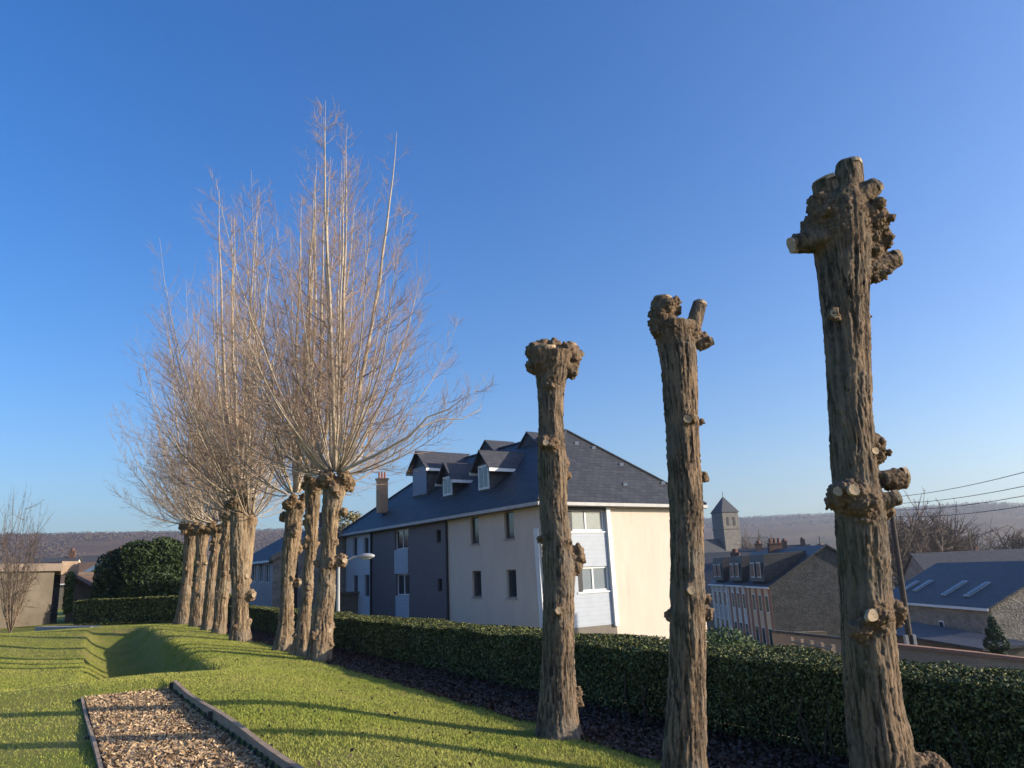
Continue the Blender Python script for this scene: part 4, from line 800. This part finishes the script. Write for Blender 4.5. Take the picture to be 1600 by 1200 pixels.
def house(name, label, C, d, L, n, W, zb, ze_, zr_, wall='stone', roofm='slate', cat='house', gable=None, ov=.25, group=None, chims=(), wins=(), parapet=None):
    """C corner; d eave direction with length L; n outward normal of the eave wall; gable walls run along -n with width W"""
    d = v3(d)/np.linalg.norm(d); n = v3(n)/np.linalg.norm(n); C = v3(C); root = thing(name, [C[0], C[1], zb], label, cat, group)
    P1 = Plane(C, d, n); P2 = Plane(C-n*W, d, -n); hs = [P1.rect(*w) for w in wins]
    mb = MB(); P1.wall(mb, 0, L, zb, ze_, hs, .12); mb.build('wall', wall, root); mb = MB(); P2.wall(mb, 0, L, zb, ze_, []); mb.build('wall', wall, root)
    for h in hs: P1.window(root, h, 1 if h[1]-h[0] > .8 else 0, rev=.12, sill=None)
    for u in (0, L):
        mb = MB(); mb.face(P1.pt(u, zb), P1.pt(u, ze_), P1.pt(u, zr_, -W/2), P1.pt(u, ze_, -W), P1.pt(u, zb, -W)); mb.build('gable_wall', gable or wall, root)
    k = (zr_-ze_)/(W/2); mb = MB(); e = parapet and -.02 or ov
    mb.slab([P1.pt(-e, ze_-k*ov+.04, ov), P1.pt(L+e, ze_-k*ov+.04, ov), P1.pt(L+e, zr_+.04, -W/2), P1.pt(-e, zr_+.04, -W/2)], .1)
    mb.slab([P1.pt(-e, ze_-k*ov+.04, -W-ov), P1.pt(L+e, ze_-k*ov+.04, -W-ov), P1.pt(L+e, zr_+.04, -W/2), P1.pt(-e, zr_+.04, -W/2)], .1)
    ro = mb.build('roof', roofm, root)
    mb = MB(); P1.box(mb, -e, L+e, ze_-k*ov-.12, ze_-k*ov+.02, ov+.003, ov+.06); mb.build('eave_board', 'white_paint', root)
    if parapet:
        mb = MB()
        for (o0, o1, za, zb_) in ((.2, -W/2, ze_-k*.2, zr_), (-W/2, -W-.2, zr_, ze_-k*.2)):
            mb.hexa([P1.pt(-.3, za-.1, o0), P1.pt(.1, za-.1, o0), P1.pt(.1, zb_-.1, o1), P1.pt(-.3, zb_-.1, o1)], [P1.pt(-.3, za+.22, o0), P1.pt(.1, za+.22, o0), P1.pt(.1, zb_+.22, o1), P1.pt(-.3, zb_+.22, o1)])
        mb.build('verge_coping', parapet, root)
    for (u, o, w, dd, h, m) in chims:
        p = P1.pt(u, 0, o); chimney(root, p[0], p[1], zr_-1.2, zr_+h, w, dd, d, m, 'brick_dark', 'pot_dark')
    return root, P1, ro
# house between the bare trunks
C2 = aty(427, 872, 50.0)
r_, P1, _ = house('stone_house', 'small dark-fronted house with pale stone gable seen between the bare trunks', C2, dl, along(C2, dl, 372), -dr, 7.2, -2.2, C2[2], aty(452, 826, 52)[2], 'facade_pink', 'slate_old', gable='stone', parapet='coping',
      wins=((392, 400, 880, 910), (404, 411, 880, 910), (414, 421, 881, 911)), chims=((.5, -3.6, .9, .5, .9, 2),))
PG = Plane(v3(C2), dr, -dl)
mb = MB(); PG.box(mb, .9, 1.6, -2.2, C2[2]-.3, .02, .08); mb.build('downpipe', 'dark_trim', r_)
mb = MB(); PG.box(mb, 3.0, 6.8, -2.2, .8, .02, 2.2); PG.box(mb, 2.9, 6.9, .82, .95, .0, 2.4); mb.build('lean_to', 'wall_plaster', r_)
# annex beside the far end of the apartment house
C3 = aty(541, 945, 54.0); house('white_annex', 'low pale annex with one dark window at the far end of the apartment house', v3(C3)+dr*.5, dl, 4.5, -dr, 4, -2.6, .95, 2.1, 'render_blue', 'roof_far', cat='outbuilding', wins=((530, 537, 925, 945),))
# street lamp
b_ = aty(528, 960, 26.0); zt = aty(530, 882, 26.0)[2]; root = thing('street_lamp', [b_[0], b_[1], gz(b_[0], b_[1])], 'grey street lamp whose curved arm shows right of the nearest leafless trunk', 'street lamp')
mb = MB(); mb.tube([b_[0], b_[1], gz(b_[0], b_[1])], [b_[0], b_[1], zt], .07, .045, 12); mb.build('pole', 'metal_grey', root)
a = [np.array([b_[0], b_[1], zt]), aty(540, 877, 26), aty(552, 871, 26), aty(563, 869, 26)]; V, Fq = tubes(np.array([a]), np.array([[.04, .035, .03, .03]]), 8); npmesh('arm', V, Fq, 'metal_grey', root, smooth=True)
c = aty(573, 869, 26); v, f = ico(c, .27, 3, (1.0, .5, .36), 1, .0); npmesh('lamp_head', v, f, 'metal_grey', root, smooth=True)
v, f = ico(c-ZZ*.05, .2, 2, (.9, .5, .3), 1, .0); npmesh('lens', v, f, 'white_paint', root, smooth=True)

# ------------------------------------------------------------------ right background: the town
def win_boxes(P_, root, lst, mat='glass'):
    for (a, b_, c, d) in lst:
        mb = MB(); P_.box(mb, a, b_, c, d, .005, .03); w = mb.build('window', 'white_paint', root); mb = MB(); P_.box(mb, a+.07, b_-.07, c+.07, d-.07, .032, .045); mb.build('pane', mat, w)
Ct = aty(1203, 915, 62.0); zt_e = Ct[2]; zt_b = -5.6; zt_r = aty(1272, 852, 62.0)[2]; secL = 6.4; fac = [('facade_ochre', 'facade_red', 'near'), ('facade_cream', 'facade_red', 'mid'), ('facade_pink', 'facade_cream', 'far')]
tl = ['terraced house nearest in its row, brown striped front and grey slate-hung gable', 'cream terraced house with red brick piers in the middle of its row', 'pink terraced house at the far end of its row, mostly behind the middle cut-back trunk']
for i, (w1, w2, _) in enumerate(fac):
    Ci = v3(Ct)+np.array([0, secL*i+.004*i, 0]); root, P1, ro = house('terraced_house', tl[i], Ci, (0, 1, 0), secL-.01, (-1, 0, 0), 9.5, zt_b, zt_e, zt_r-.02*i, w1, 'slate', gable='stone_dark', ov=.2 if i else .2, group='terraced houses below the hedge')
    for j in range(4): mb = MB(); P1.box(mb, .1+j*1.75, .1+j*1.75+.45, zt_b, zt_e-.25, .006, .07); mb.build('brick_pier', w2, root)
    win_boxes(P1, root, [(.75+j*1.75, 1.55+j*1.75, z, z+1.35) for j in range(3) for z in (zt_b+.9, zt_b+3.4)])
    mb = MB(); P1.box(mb, 0, secL-.02, zt_e-.24, zt_e-.08, .075, .16); mb.build('cornice', 'facade_cream', root)
    dm = MB(); zz0 = zt_e+.3; dm.hexa([P1.pt(1.2, zz0, .05), P1.pt(5.2, zz0, .05), P1.pt(5.2, zz0, -3.2), P1.pt(1.2, zz0, -3.2)][::-1], [P1.pt(1.2, zt_r-.5, -.2), P1.pt(5.2, zt_r-.5, -.2), P1.pt(5.2, zt_r-.35, -3.6), P1.pt(1.2, zt_r-.35, -3.6)][::-1]); d_ = dm.build('dormer', 'slate', root)
    PD = Plane(P1.C+P1.n*.06, P1.d, P1.n); win_boxes(PD, d_, [(1.7, 2.7, zz0+.3, zz0+1.5), (3.4, 4.4, zz0+.3, zz0+1.5)])
    p = P1.pt(secL-.5, 0, -4.75); (i == 1) and chimney(root, p[0], p[1], zt_r-1, zt_r+.5, 1.2, .6, (1, 0), 3, 'brick_dark', 'pot_dark')
mb = MB(); w = [o for o in COL.objects if o.name == 'terraced_house'][0]
PG = Plane(v3(Ct), (1, 0, 0), (0, -1, 0)); mb = MB(); PG.box(mb, .5, 3.6, zt_b, zt_b+2.0, .01, .9); mb.build('porch', 'wall_plaster', w)
# TV aerial
q = aty(1283, 862, 66.0); root = thing('tv_aerial', q, 'small television aerial on the roofs beside the slate-hung gable', 'aerial'); zt = aty(1283, 838, 66.0)[2]
chimney(root, q[0], q[1], q[2]-1.0, q[2]+.1, .8, .5, (1, 0), 1)
mb = MB(); mb.tube([q[0], q[1], q[2]], [q[0], q[1], zt], .03); mb.build('mast', 'dark_trim', root)
mb = MB(); mb.tube([q[0]-.6, q[1], zt-.1], [q[0]+.6, q[1], zt-.1], .02)
for k in range(5): mb.tube([q[0]-.5+.25*k, q[1]-.3, zt-.1], [q[0]-.5+.25*k, q[1]+.3, zt-.1], .015)
mb.build('antenna', 'metal_grey', root)
# slate roofed stone house at the right
Ch = aty(1547, 947, 42.0); zr_ = aty(1530, 880, 46.0)[2]
rh, P1, ro = house('slate_roofed_house', 'long stone house with big blue slate roof and four narrow skylights at the right edge', Ch, (0, 1, 0), 12.5, (-1, 0, 0), 8.6, -4.4, Ch[2], zr_, 'stone', 'slate_blue', gable='stone')
k = (zr_-Ch[2])/4.3; nn = np.array([-k, 0, 1.0]); nn /= np.linalg.norm(nn); P0 = v3(Ch, Ch[2]+.045)
for (xa, ya, xb, yb) in ((1417, 922, 1435, 909), (1433, 924, 1454, 908), (1478, 931, 1505, 909), (1514, 933, 1543, 911)):
    a = onpl(xa, ya, P0, nn); b2 = onpl(xb, yb, P0, nn); mb = MB(); u = np.array([b2[0]-a[0], 0, b2[2]-a[2]]); w = np.array([0, .55, 0])
    mb.hexa([a+nn*.002, a+nn*.002+u, a+nn*.002+u+w, a+nn*.002+w][::-1], [a+nn*.08, a+nn*.08+u, a+nn*.08+u+w, a+nn*.08+w][::-1]); s_ = mb.build('skylight', 'metal_grey', ro)
    mb = MB(); i_ = u*.08; mb.slab([a+nn*.1+i_+w*.15, a+nn*.1+u-i_+w*.15, a+nn*.1+u-i_+w*.85, a+nn*.1+i_+w*.85], .015); mb.build('pane', 'glass', s_)
h = P1.rect(1471, 1476, 970, 985); win_boxes(P1, rh, [(h[0], h[0]+.55, h[2], h[3])])
Cs = aty(1540, 1003, 37.0); root = thing('low_shed', [Cs[0], Cs[1], -4.4], 'low shed with dark sloping roof in front of the big slate roof', 'shed'); P2 = Plane(v3(Cs), (0, 1, 0), (-1, 0, 0))
mb = MB(); P2.box(mb, 0, 11, -4.4, Cs[2]-.3, -2.5, 0); mb.build('wall', 'wall_plaster', root)
mb = MB(); mb.slab([P2.pt(-.2, Cs[2]-.25, .3), P2.pt(11, Cs[2]-.25, .3), P2.pt(11, Cs[2]+.15, -2.2), P2.pt(-.2, Cs[2]-.15, -2.2)], .12); mb.build('roof', 'slate_old', root)
Cq = aty(1600, 868, 72.0); house('slate_roofed_house', 'farther house showing only its dark roof above the big blue slate roof', v3(Cq)+np.array([-8, 0, 0]), (1, .05, 0), 30, (-.05, -1, 0), 9, -6, Cq[2]-2.6, Cq[2]+.6, 'stone_far', 'slate_old')
# garden walls
def wallthing(name, label, pts, th, ztops, zbot, wallm, cop, cat='wall'):
    root = thing(name, [*pts[0], zbot], label, cat); mb = MB(); mc = MB()
    for (a, b_, z0, z1) in zip(pts[:-1], pts[1:], ztops[:-1], ztops[1:]):
        a = np.array(a); b_ = np.array(b_); d = (b_-a)/np.linalg.norm(b_-a); n = np.array([-d[1], d[0]]); q = [a, b_, b_+n*th, a+n*th]; qc = [a-n*.06, b_-n*.06, b_+n*(th+.06), a+n*(th+.06)]; zt = [z0, z1, z1, z0]
        mb.hexa([(*x, zbot) for x in q], [(*x, z) for x, z in zip(q, zt)]); mc.hexa([(*x, z+.003) for x, z in zip(qc, zt)], [(*x, z+.13) for x, z in zip(qc, zt)])
    mb.build('wall_face', wallm, root); mc.build('coping', cop, root); return root
a = aty(1206, 988, 46); b_ = aty(1400, 1008, 44); wallthing('garden_wall', 'brown brick garden wall in front of the slate-hung gable', [a[:2], b_[:2]], .25, [a[2], b_[2]], -4.6, 'brick_pale', 'stone_dark')
a = aty(1395, 1012, 28); m_ = aty(1528, 1026, 26.5); b_ = aty(1680, 1044, 25.5); wallthing('garden_wall', 'brick garden wall with dark tile coping just beyond the hedge at the right', [a[:2], m_[:2], b_[:2]], .25, [a[2], m_[2], b_[2]], -3.6, 'brick_pale', 'brick')
a = aty(1300, 1012, 24); b_ = aty(1236, 1000, 26); d = (b_-a); root = thing('wooden_fence', [a[0], a[1], a[2]-1.2], 'weathered rail fence just behind the hedge right of the middle cut-back trunk', 'fence')
for k in range(5): p = a+d*k/4; mb = MB(); mb.box(p[:2], (1, 0), (0, 1), .1, .1, p[2]-1.6, p[2]+.08); mb.build('post', 'wood_edging', root)
for dz in (0, -.35): mb = MB(); mb.tube(a+ZZ*(dz-.05), b_+ZZ*(dz-.05), .035, n=6); mb.build('rail', 'wood_edging', root)
# utility pole and wires
pb = aty(1426, 1035, 34.0); pt_ = np.array([pb[0]+.12, pb[1], aty(1395, 772, 34.0)[2]]); root = thing('utility_pole', [pb[0], pb[1], pb[2]], 'dark wooden utility pole on a pale concrete stub beside the nearest trunk', 'utility pole')
mb = MB(); mb.tube(pb-ZZ*.6, pt_, .14, .10, 12); mb.build('pole', 'wood_dark', root)
for dx in (-.16, .16): mb = MB(); mb.box((pb[0]+dx-.06, pb[1]-.2), (1, 0), (0, 1), .12, .22, pb[2]-1, pb[2]+1.1); mb.build('stub_post', 'concrete', root)
for k in range(4): mb = MB(); z = pt_[2]-.15-.28*k; mb.tube([pt_[0]-.02, pt_[1]-.1, z], [pt_[0]-.02, pt_[1]-.28, z], .03); mb.build('insulator', 'white_paint', root)
wl = [(780, 718), (796, 742), (806, 758), (812, 775)]
for k, (ya, yb) in enumerate(wl):
    A_ = np.array([pt_[0], pt_[1]-.28, pt_[2]-.15-.28*k]); B_ = aty(1640, yb-10, 22.0); B_ = A_+(B_-A_)*1.6; n = 16; u = np.linspace(0, 1, n)[:, None]
    p = A_*(1-u)+B_*u-ZZ*(4*u*(1-u))*.35; V, Fq = tubes(p[None], np.full((1, n), .011), 5); o = npmesh('overhead_wire', V, Fq, 'dark_trim'); tag(o, ['topmost', 'second from the top', 'third from the top', 'lowest'][k]+' of the four thin wires crossing the sky at the right', 'wire', 'wires from the utility pole')
# church
q = aty(1146, 850, 215.0); Yc = 215.0; kx = depth(q)/F; w = 31*kx; zt = aty(1141, 800, Yc)[2]; za = aty(1140, 774, Yc)[2]
ch = thing('church', [q[0], q[1], -16], 'distant stone church with square tower and pointed slate roof', 'church'); th = math.radians(20); ax = np.array([math.cos(th), math.sin(th), 0]); ay = np.array([-ax[1], ax[0], 0]); w *= .95
c0 = v3(q)-ax*w/2; mb = MB(); mb.box(c0, ax, ay, w, w, -16, zt); mb.box(c0-ax*.2-ay*.2, ax, ay, w+.4, w+.4, zt-4.6, zt-4.25); tw = mb.build('tower', 'stone_far', ch)
PT = Plane(c0, ax, -ay)
for u in (.3, .7):
    for z in (zt-3.6,): mb = MB(); PT.box(mb, w*u-.35, w*u+.35, z, z+2.3, .01, .08); mb.build('louvre', 'dark_trim', tw)
cc = c0+ax*w/2+ay*w/2; e = .3; cor = [c0-ax*e-ay*e, c0+ax*(w+e)-ay*e, c0+ax*(w+e)+ay*(w+e), c0-ax*e+ay*(w+e)]; mb = MB()
for i in range(4): mb.face(v3(cor[i], zt), v3(cor[(i+1) % 4], zt), v3(cc, za))
mb.face(*[v3(c, zt) for c in cor[::-1]]); sr = mb.build('spire', 'roof_far', ch); mb = MB(); mb.tube(v3(cc, za-.2), v3(cc, za+1.3), .07); mb.build('finial', 'dark_trim', ch)
zn = aty(1120, 842, Yc)[2]
for (u0_, u1_, zr2, o) in ((-22, 0, zn, .2), (w, w+11, aty(1180, 838, Yc)[2], .3)):
    P_ = Plane(c0, ax, -ay); mb = MB(); P_.box(mb, u0_, u1_, -16, zr2-3.5, -w, 0); mb.build('nave_wall', 'stone_far', ch)
    mb = MB(); mb.slab([P_.pt(u0_, zr2-3.6, .3), P_.pt(u1_, zr2-3.6, .3), P_.pt(u1_, zr2, -w/2), P_.pt(u0_, zr2, -w/2)], .2); mb.slab([P_.pt(u0_, zr2-3.6, -w-.3), P_.pt(u1_, zr2-3.6, -w-.3), P_.pt(u1_, zr2, -w/2), P_.pt(u0_, zr2, -w/2)], .2); mb.build('nave_roof', 'roof_far', ch)
# town houses further off
g = np.random.default_rng(44)
th_ = [(1112, 880, 95, 'blue-roofed house left of the terraced row, low beside the middle cut-back trunk'), (1150, 862, 130, 'slate roof between the church and the terraced houses'), (1195, 856, 150, 'dark roof with chimney just right of the church nave'),
       (1232, 852, 170, 'pale distant house above the terraced roofs'), (1450, 868, 150, 'distant pale house among the bare trees, nearest the utility pole'), (1482, 852, 190, 'white gabled distant house in the bare trees'), (1502, 868, 130, 'distant brown-roofed house at the edge of the bare trees'),
       (1500, 826, 470, 'white house at the left end of the row on the right-hand hillside'), (1518, 823, 480, 'second house from the left on the right-hand hillside'), (1537, 821, 480, 'dark house in the middle of the row on the right-hand hillside'), (1556, 817, 470, 'house with tall chimney on the right-hand hillside'), (1575, 813, 460, 'large dark house near the right end of the hillside row'), (1594, 808, 450, 'rightmost dark house on the hillside against the sky'), (1620, 803, 445, 'hillside house cut by the right edge of the photo')]
for i, (x, y, Yd, lb) in enumerate(th_):
    q = aty(x, y, Yd); a = g.uniform(-.5, .5); d = np.array([math.cos(a), math.sin(a), 0]); big = Yd > 400; L = (9 if not big else 13)*g.uniform(.8, 1.2); W = 8
    n = np.array([math.sin(a), -math.cos(a), 0]); z = q[2]; base_z = float(hill_z(np.array([q[0]]), np.array([q[1]]))[0])
    if big: z = base_z+8.0
    house('distant_house', lb, q-d*L/2+n*W/2, d, L, n, W, min(base_z, z-6)-1, z-3.2, z, ['stone_far', 'facade_cream', 'wall_plaster'][i % 3], 'roof_far', chims=((L*.85, -W/2, 1.0, .7, 1.0, 1),), group='houses of the town in the distance')
# bare trees in the middle distance on the right
for i, (x, yt, yb, Yd, lb) in enumerate([(1408, 828, 890, 100, 'bare tree just right of the nearest trunk, by the utility pole'), (1428, 812, 890, 115, 'tallest bare tree of the grove behind the big slate roof'), (1448, 818, 890, 110, 'rounded bare tree in the middle of the grove behind the slate roof'), (1466, 828, 890, 120, 'bare tree right of the middle of the grove'), (1486, 838, 885, 125, 'low spreading bare tree at the right edge of the grove'), (1515, 842, 880, 150, 'bare tree in front of the brown field'), (1596, 838, 880, 140, 'dark bushy bare tree at the right photo edge'), (1180, 848, 880, 190, 'far bare tree beside the church nave')]):
    b_ = aty(x, yb, Yd); zt = aty(x, yt, Yd)[2]; z0 = float(hill_z(np.array([b_[0]]), np.array([b_[1]]))[0]); bare_tree('bare_tree', lb, [b_[0], b_[1], z0], zt-z0, .9, 200+i, n1=34, n2=14, n3=5, group='bare trees in the town', thick=2.2, crown_from=.12)
b_ = aty(1556, 1004, 33.0); zz = [aty(1556, y, 33.0)[2] for y in (968, 980, 992, 1003)]
leafy_tree('pine_tree', 'small dark conifer standing between the brick garden wall and the slate-roofed house', 'conifer', [b_[0], b_[1], -3.4], [((b_[0], b_[1], (zz[i]+zz[i+1])/2-.1*i), (.16+.16*i, .16+.16*i, .34)) for i in range(3)]+[((b_[0], b_[1], -2.9), (.55, .55, .7))], .055, 5000, 'pine_leaf', 5, .06, 1.5)
# bushes just beyond the hedge
for i, (x, y, Yd, r_, lb) in enumerate([(1135, 1000, 16, .7, 'sunlit green bush behind the hedge right of the middle cut-back trunk'), (1118, 990, 19, .8, 'second green bush behind the hedge beside the middle cut-back trunk')]):
    q = aty(x, y+12, Yd); leafy_tree('green_bush', lb, 'bush', [q[0], q[1], gz(q[0], q[1])], [((q[0], q[1], q[2]-.5), (r_*1.4, r_, .8))], .04, 5000, 'ivy_leaf', 60+i, .04, .6)
q = aty(548, 800, 60); leafy_tree('yellow_tree', 'yellowish tree crown peeping over the far end of the apartment roof', 'tree', [q[0], q[1], -2.5], [((q[0], q[1], q[2]-1.2), (1.3, 1.2, 1.3))], .12, 1500, 'yellow_leaf', 70, .12, 6.5)

# ------------------------------------------------------------------ left background
# stone outbuilding
a = aty(-60, 975, 40); b_ = aty(104, 975, 45.0); zt = aty(60, 893, 43.5)[2]; zg2 = min(gz(a[0], a[1]), gz(b_[0], b_[1]))-.3
d = v3(b_-a); L = np.linalg.norm(d); d /= L; n = np.array([d[1], -d[0], 0])
root = thing('stone_outbuilding', [a[0], a[1], zg2], 'low tan stone outbuilding with flat coping at the far left end of the lawn', 'outbuilding'); P_ = Plane(v3(a), d, n)
mb = MB(); P_.box(mb, 0, L-1.0, zg2, zt, -5, 0); mb.build('wall', 'wall_plaster', root); mb = MB(); P_.box(mb, L-.998, L, zg2, zt-.1, -5, -.9); mb.build('recess_wall', 'stone_dark', root)  # return uses darker stone than the wall, painting in the recess shade
z1 = aty(60, 881, 43.5)[2]; mb = MB(); P_.box(mb, -.2, L-.7, zt+.003, z1, -5.2, .22); mb.build('coping', 'coping', root)
mb = MB(); P_.box(mb, L-.65, L+.4, zt-.2, z1+.12, -5, .05); mb.build('parapet_block', 'brick_pale', root)
q = P_.pt(L-.1, 0, .1); leafy_tree('ivy_column', 'narrow ivy-covered pillar at the corner of the stone outbuilding', 'ivy', [q[0], q[1], zg2], [((q[0], q[1], .9+.5*i), (.26, .26, .42)) for i in range(4)], .07, 2200, 'ivy_leaf', 71, .1, 2)
# brown roofed shed and grey house to the right of it
a = aty(108, 934, 46); b_ = aty(150, 934, 47); z0 = aty(110, 895, 46)[2]; zl = aty(150, 932, 47)[2]; root = thing('brick_shed', [a[0], a[1], -.5], 'brown brick shed with lean-to tile roof behind the far square hedge', 'shed')
mb = MB(); p = v3(a); q = v3(b_)+np.array([.6, 0, 0]); bk = np.array([0, 5.0, 0]); mb.face(v3(p, -.5), v3(q, -.5), v3(q, zl), v3(p, z0)); mb.face(v3(p, -.5), v3(p, z0), v3(p+bk, z0), v3(p+bk, -.5)); mb.face(v3(q, -.5), v3(q+bk, -.5), v3(q+bk, zl), v3(q, zl)); mb.build('wall', 'wall_plaster', root)
mb = MB(); mb.slab([v3(p, z0+.05)-np.array([.2, .3, -.03]), v3(q, zl+.05)+np.array([.2, -.3, 0]), v3(q+bk, zl+.05), v3(p+bk, z0+.05)], .1); mb.build('roof', 'tile_brown', root)
a = aty(126, 902, 62); rz = aty(163, 868, 62)[2]; house('grey_roofed_house', 'grey house with white-edged gable behind the dark evergreen tree', v3(a), (.25, 1, 0), 9, (-1, .25, 0), 7.4, -2, a[2], rz, 'stone_far', 'roof_far', gable='roof_far', parapet='white_paint')
for i, (x, y, Yd, lb) in enumerate([(35, 872, 120, 'far cream cottage above the left end of the outbuilding coping'), (118, 868, 130, 'far small white cottage with chimney above the brick shed'), (72, 880, 90, 'low distant brown roof above the outbuilding')]):
    q = aty(x, y, Yd); house('distant_house', lb, q, (1, .2, 0), 7, (.2, -1, 0), 6, -4, q[2]-2.2, q[2], ['facade_cream', 'render_blue', 'wall_plaster'][i], 'roof_far' if i < 2 else 'tile_brown', chims=((6, -3, .9, .6, .8, 1),), group='houses of the town in the distance')
# evergreen
Yv = 45.0; cb = aty(218, 965, Yv)
bl = [((*aty(x, y, Yv+dy)[:2], aty(x, y, Yv+dy)[2]), (rx*Yv/1240, rx*.8*Yv/1240, rz*Yv/1240)) for x, y, rx, rz, dy in ((185, 900, 36, 42, 0), (222, 885, 42, 42, 0), (262, 892, 40, 50, .5), (170, 925, 26, 30, -.3), (235, 920, 50, 38, -.5), (285, 905, 30, 55, 1), (200, 935, 45, 30, 0), (255, 860, 26, 22, .3), (215, 862, 22, 18, .2))]
leafy_tree('evergreen_tree', 'broad dark evergreen tree behind the far square hedge at left', 'evergreen tree', [cb[0], cb[1], gz(cb[0], cb[1])], bl, .085, 52000, 'evergreen_leaf', 72, .2, 2.2)
# bare multi-stem shrub at the left edge
b_ = aty(16, 985, 34.0)
root = bare_tree('bare_shrub', 'pale bare multi-stemmed shrub at the left photo edge', [b_[0], b_[1], gz(b_[0], b_[1])], 2.9, .95, 301, 'shrub_twig', n1=26, n2=9, n3=5, thick=1.6, trunkr=.06, crown_from=0)
root.scale = (.65, .65, 1.7)
# kerb stones
p = onz(52, 974, -.15); q = onz(140, 985, -.2); 
a = aty(55, 976, 36); b_ = aty(142, 982, 34); mb = MB(); d = v3(b_-a); L = np.linalg.norm(d); d /= L; mb.box(a[:2], d, (-d[1], d[0]), L, .5, gz(a[0], a[1])-.1, max(gz(a[0], a[1]), gz(b_[0], b_[1]))+.06); o = mb.build('kerb', 'concrete'); tag(o, kind='structure')

# ------------------------------------------------------------------ woods on the hills
def woodland(name, label, az0, az1, r0_, r1_, n, size, h, seed, mat='far_wood', per=12):
    g = np.random.default_rng(seed); az = np.radians(g.uniform(az0, az1, n)); r = r0_+(r1_-r0_)*g.random(n)**.8; x = r*np.sin(az); y = r*np.cos(az)
    k = fbm(np.stack([x*.006, y*.006, 0*x], 1), 3) > -.12; x = x[k]; y = y[k]; z = hill_z(x, y); m = len(x)
    dd = g.normal(size=(m, per, 3))*np.array([.42, .42, .36])*h; c = np.stack([x, y, z+h*.45], 1)[:, None]+dd
    V, Fq, hh = leaves(c.reshape(-1, 3), size, .8, .2, seed); o = npmesh(name, V, Fq, mat, attr=hh); tag(o, label, 'woodland', kind='stuff')
woodland('woodland', 'brown leafless woods covering the nearer far hillside at left', -48, -8, 900, 1550, 12000, .85, 4.5, 81)
woodland('woodland', 'leafless woods on the skyline of the hazy hills at right', -8, 50, 1700, 2750, 9000, 1.3, 6.5, 85)
woodland('woodland', 'leafless trees and hedgerows in the valley before the hills', -46, 48, 260, 950, 2600, .8, 5.5, 82, per=16)
woodland('woodland', 'dark trees among the houses on the right-hand hillside', 29, 42, 420, 600, 420, 1.0, 7, 83, per=22)

# ------------------------------------------------------------------ sky, sun, haze, camera
w = bpy.data.worlds.new('World'); scn.world = w; w.use_nodes = True; t = w.node_tree; t.nodes.clear()
SE = math.radians(18.0); sd = np.array([.99, -.14, 0]); sd /= np.linalg.norm(sd)
sky = t.nodes.new('ShaderNodeTexSky'); sky.sky_type = 'NISHITA'; sky.sun_disc = False; sky.sun_elevation = SE; sky.sun_rotation = math.atan2(sd[0], sd[1]); sky.altitude = 0; sky.air_density = 1.0; sky.dust_density = 1.1; sky.ozone_density = 3.0
bg = t.nodes.new('ShaderNodeBackground'); bg.inputs[1].default_value = .148; ow = t.nodes.new('ShaderNodeOutputWorld'); hs = t.nodes.new('ShaderNodeHueSaturation'); hs.inputs['Saturation'].default_value = 1.34; hs.inputs['Hue'].default_value = .512; t.links.new(sky.outputs[0], hs.inputs['Color']); t.links.new(hs.outputs[0], bg.inputs[0]); t.links.new(bg.outputs[0], ow.inputs[0])
sl = bpy.data.lights.new('sun', 'SUN'); sl.energy = 5.0; sl.angle = math.radians(.5); sl.color = (1, .87, .69); so = bpy.data.objects.new('sun', sl); COL.objects.link(so)
S3 = np.array([sd[0]*math.cos(SE), sd[1]*math.cos(SE), math.sin(SE)]); so.rotation_euler = Vector(S3).to_track_quat('Z', 'Y').to_euler(); so.location = (20, -20, 30)
HAZE = True
if HAZE:
    m = bpy.data.materials.new('haze_air'); m.use_nodes = True; t = m.node_tree; t.nodes.clear(); o_ = t.nodes.new('ShaderNodeOutputMaterial'); pv = t.nodes.new('ShaderNodeVolumePrincipled')
    pv.inputs['Density'].default_value = .00026; pv.inputs['Color'].default_value = (.80, .88, 1, 1); pv.inputs['Anisotropy'].default_value = .5; t.links.new(pv.outputs[0], o_.inputs['Volume']); MATS['haze_air'] = m
    mb = MB(); mb.box((-3550, -3550), (1, 0), (0, 1), 7100, 7100, -40, 300); o = mb.build('haze', 'haze_air'); tag(o, 'pale winter air that softens the distant hills', 'haze', kind='stuff')
cam = bpy.data.cameras.new('camera'); co = bpy.data.objects.new('camera', cam); COL.objects.link(co); scn.camera = co
cam.sensor_width = 36; cam.lens = F/1600*36; cam.clip_end = 12000; cam.clip_start = .05
from mathutils import Matrix
mw = Matrix([[rt[0], up[0], -fw[0], E[0]], [rt[1], up[1], -fw[1], E[1]], [rt[2], up[2], -fw[2], E[2]], [0, 0, 0, 1]]); co.matrix_world = mw
vs = scn.view_settings; vs.view_transform = 'Standard'; vs.look = 'None'; vs.exposure = .68; vs.gamma = 1; vs.use_curve_mapping = False
scn.cycles.max_bounces = 6; scn.cycles.diffuse_bounces = 3; scn.cycles.volume_bounces = 0; scn.cycles.transparent_max_bounces = 8
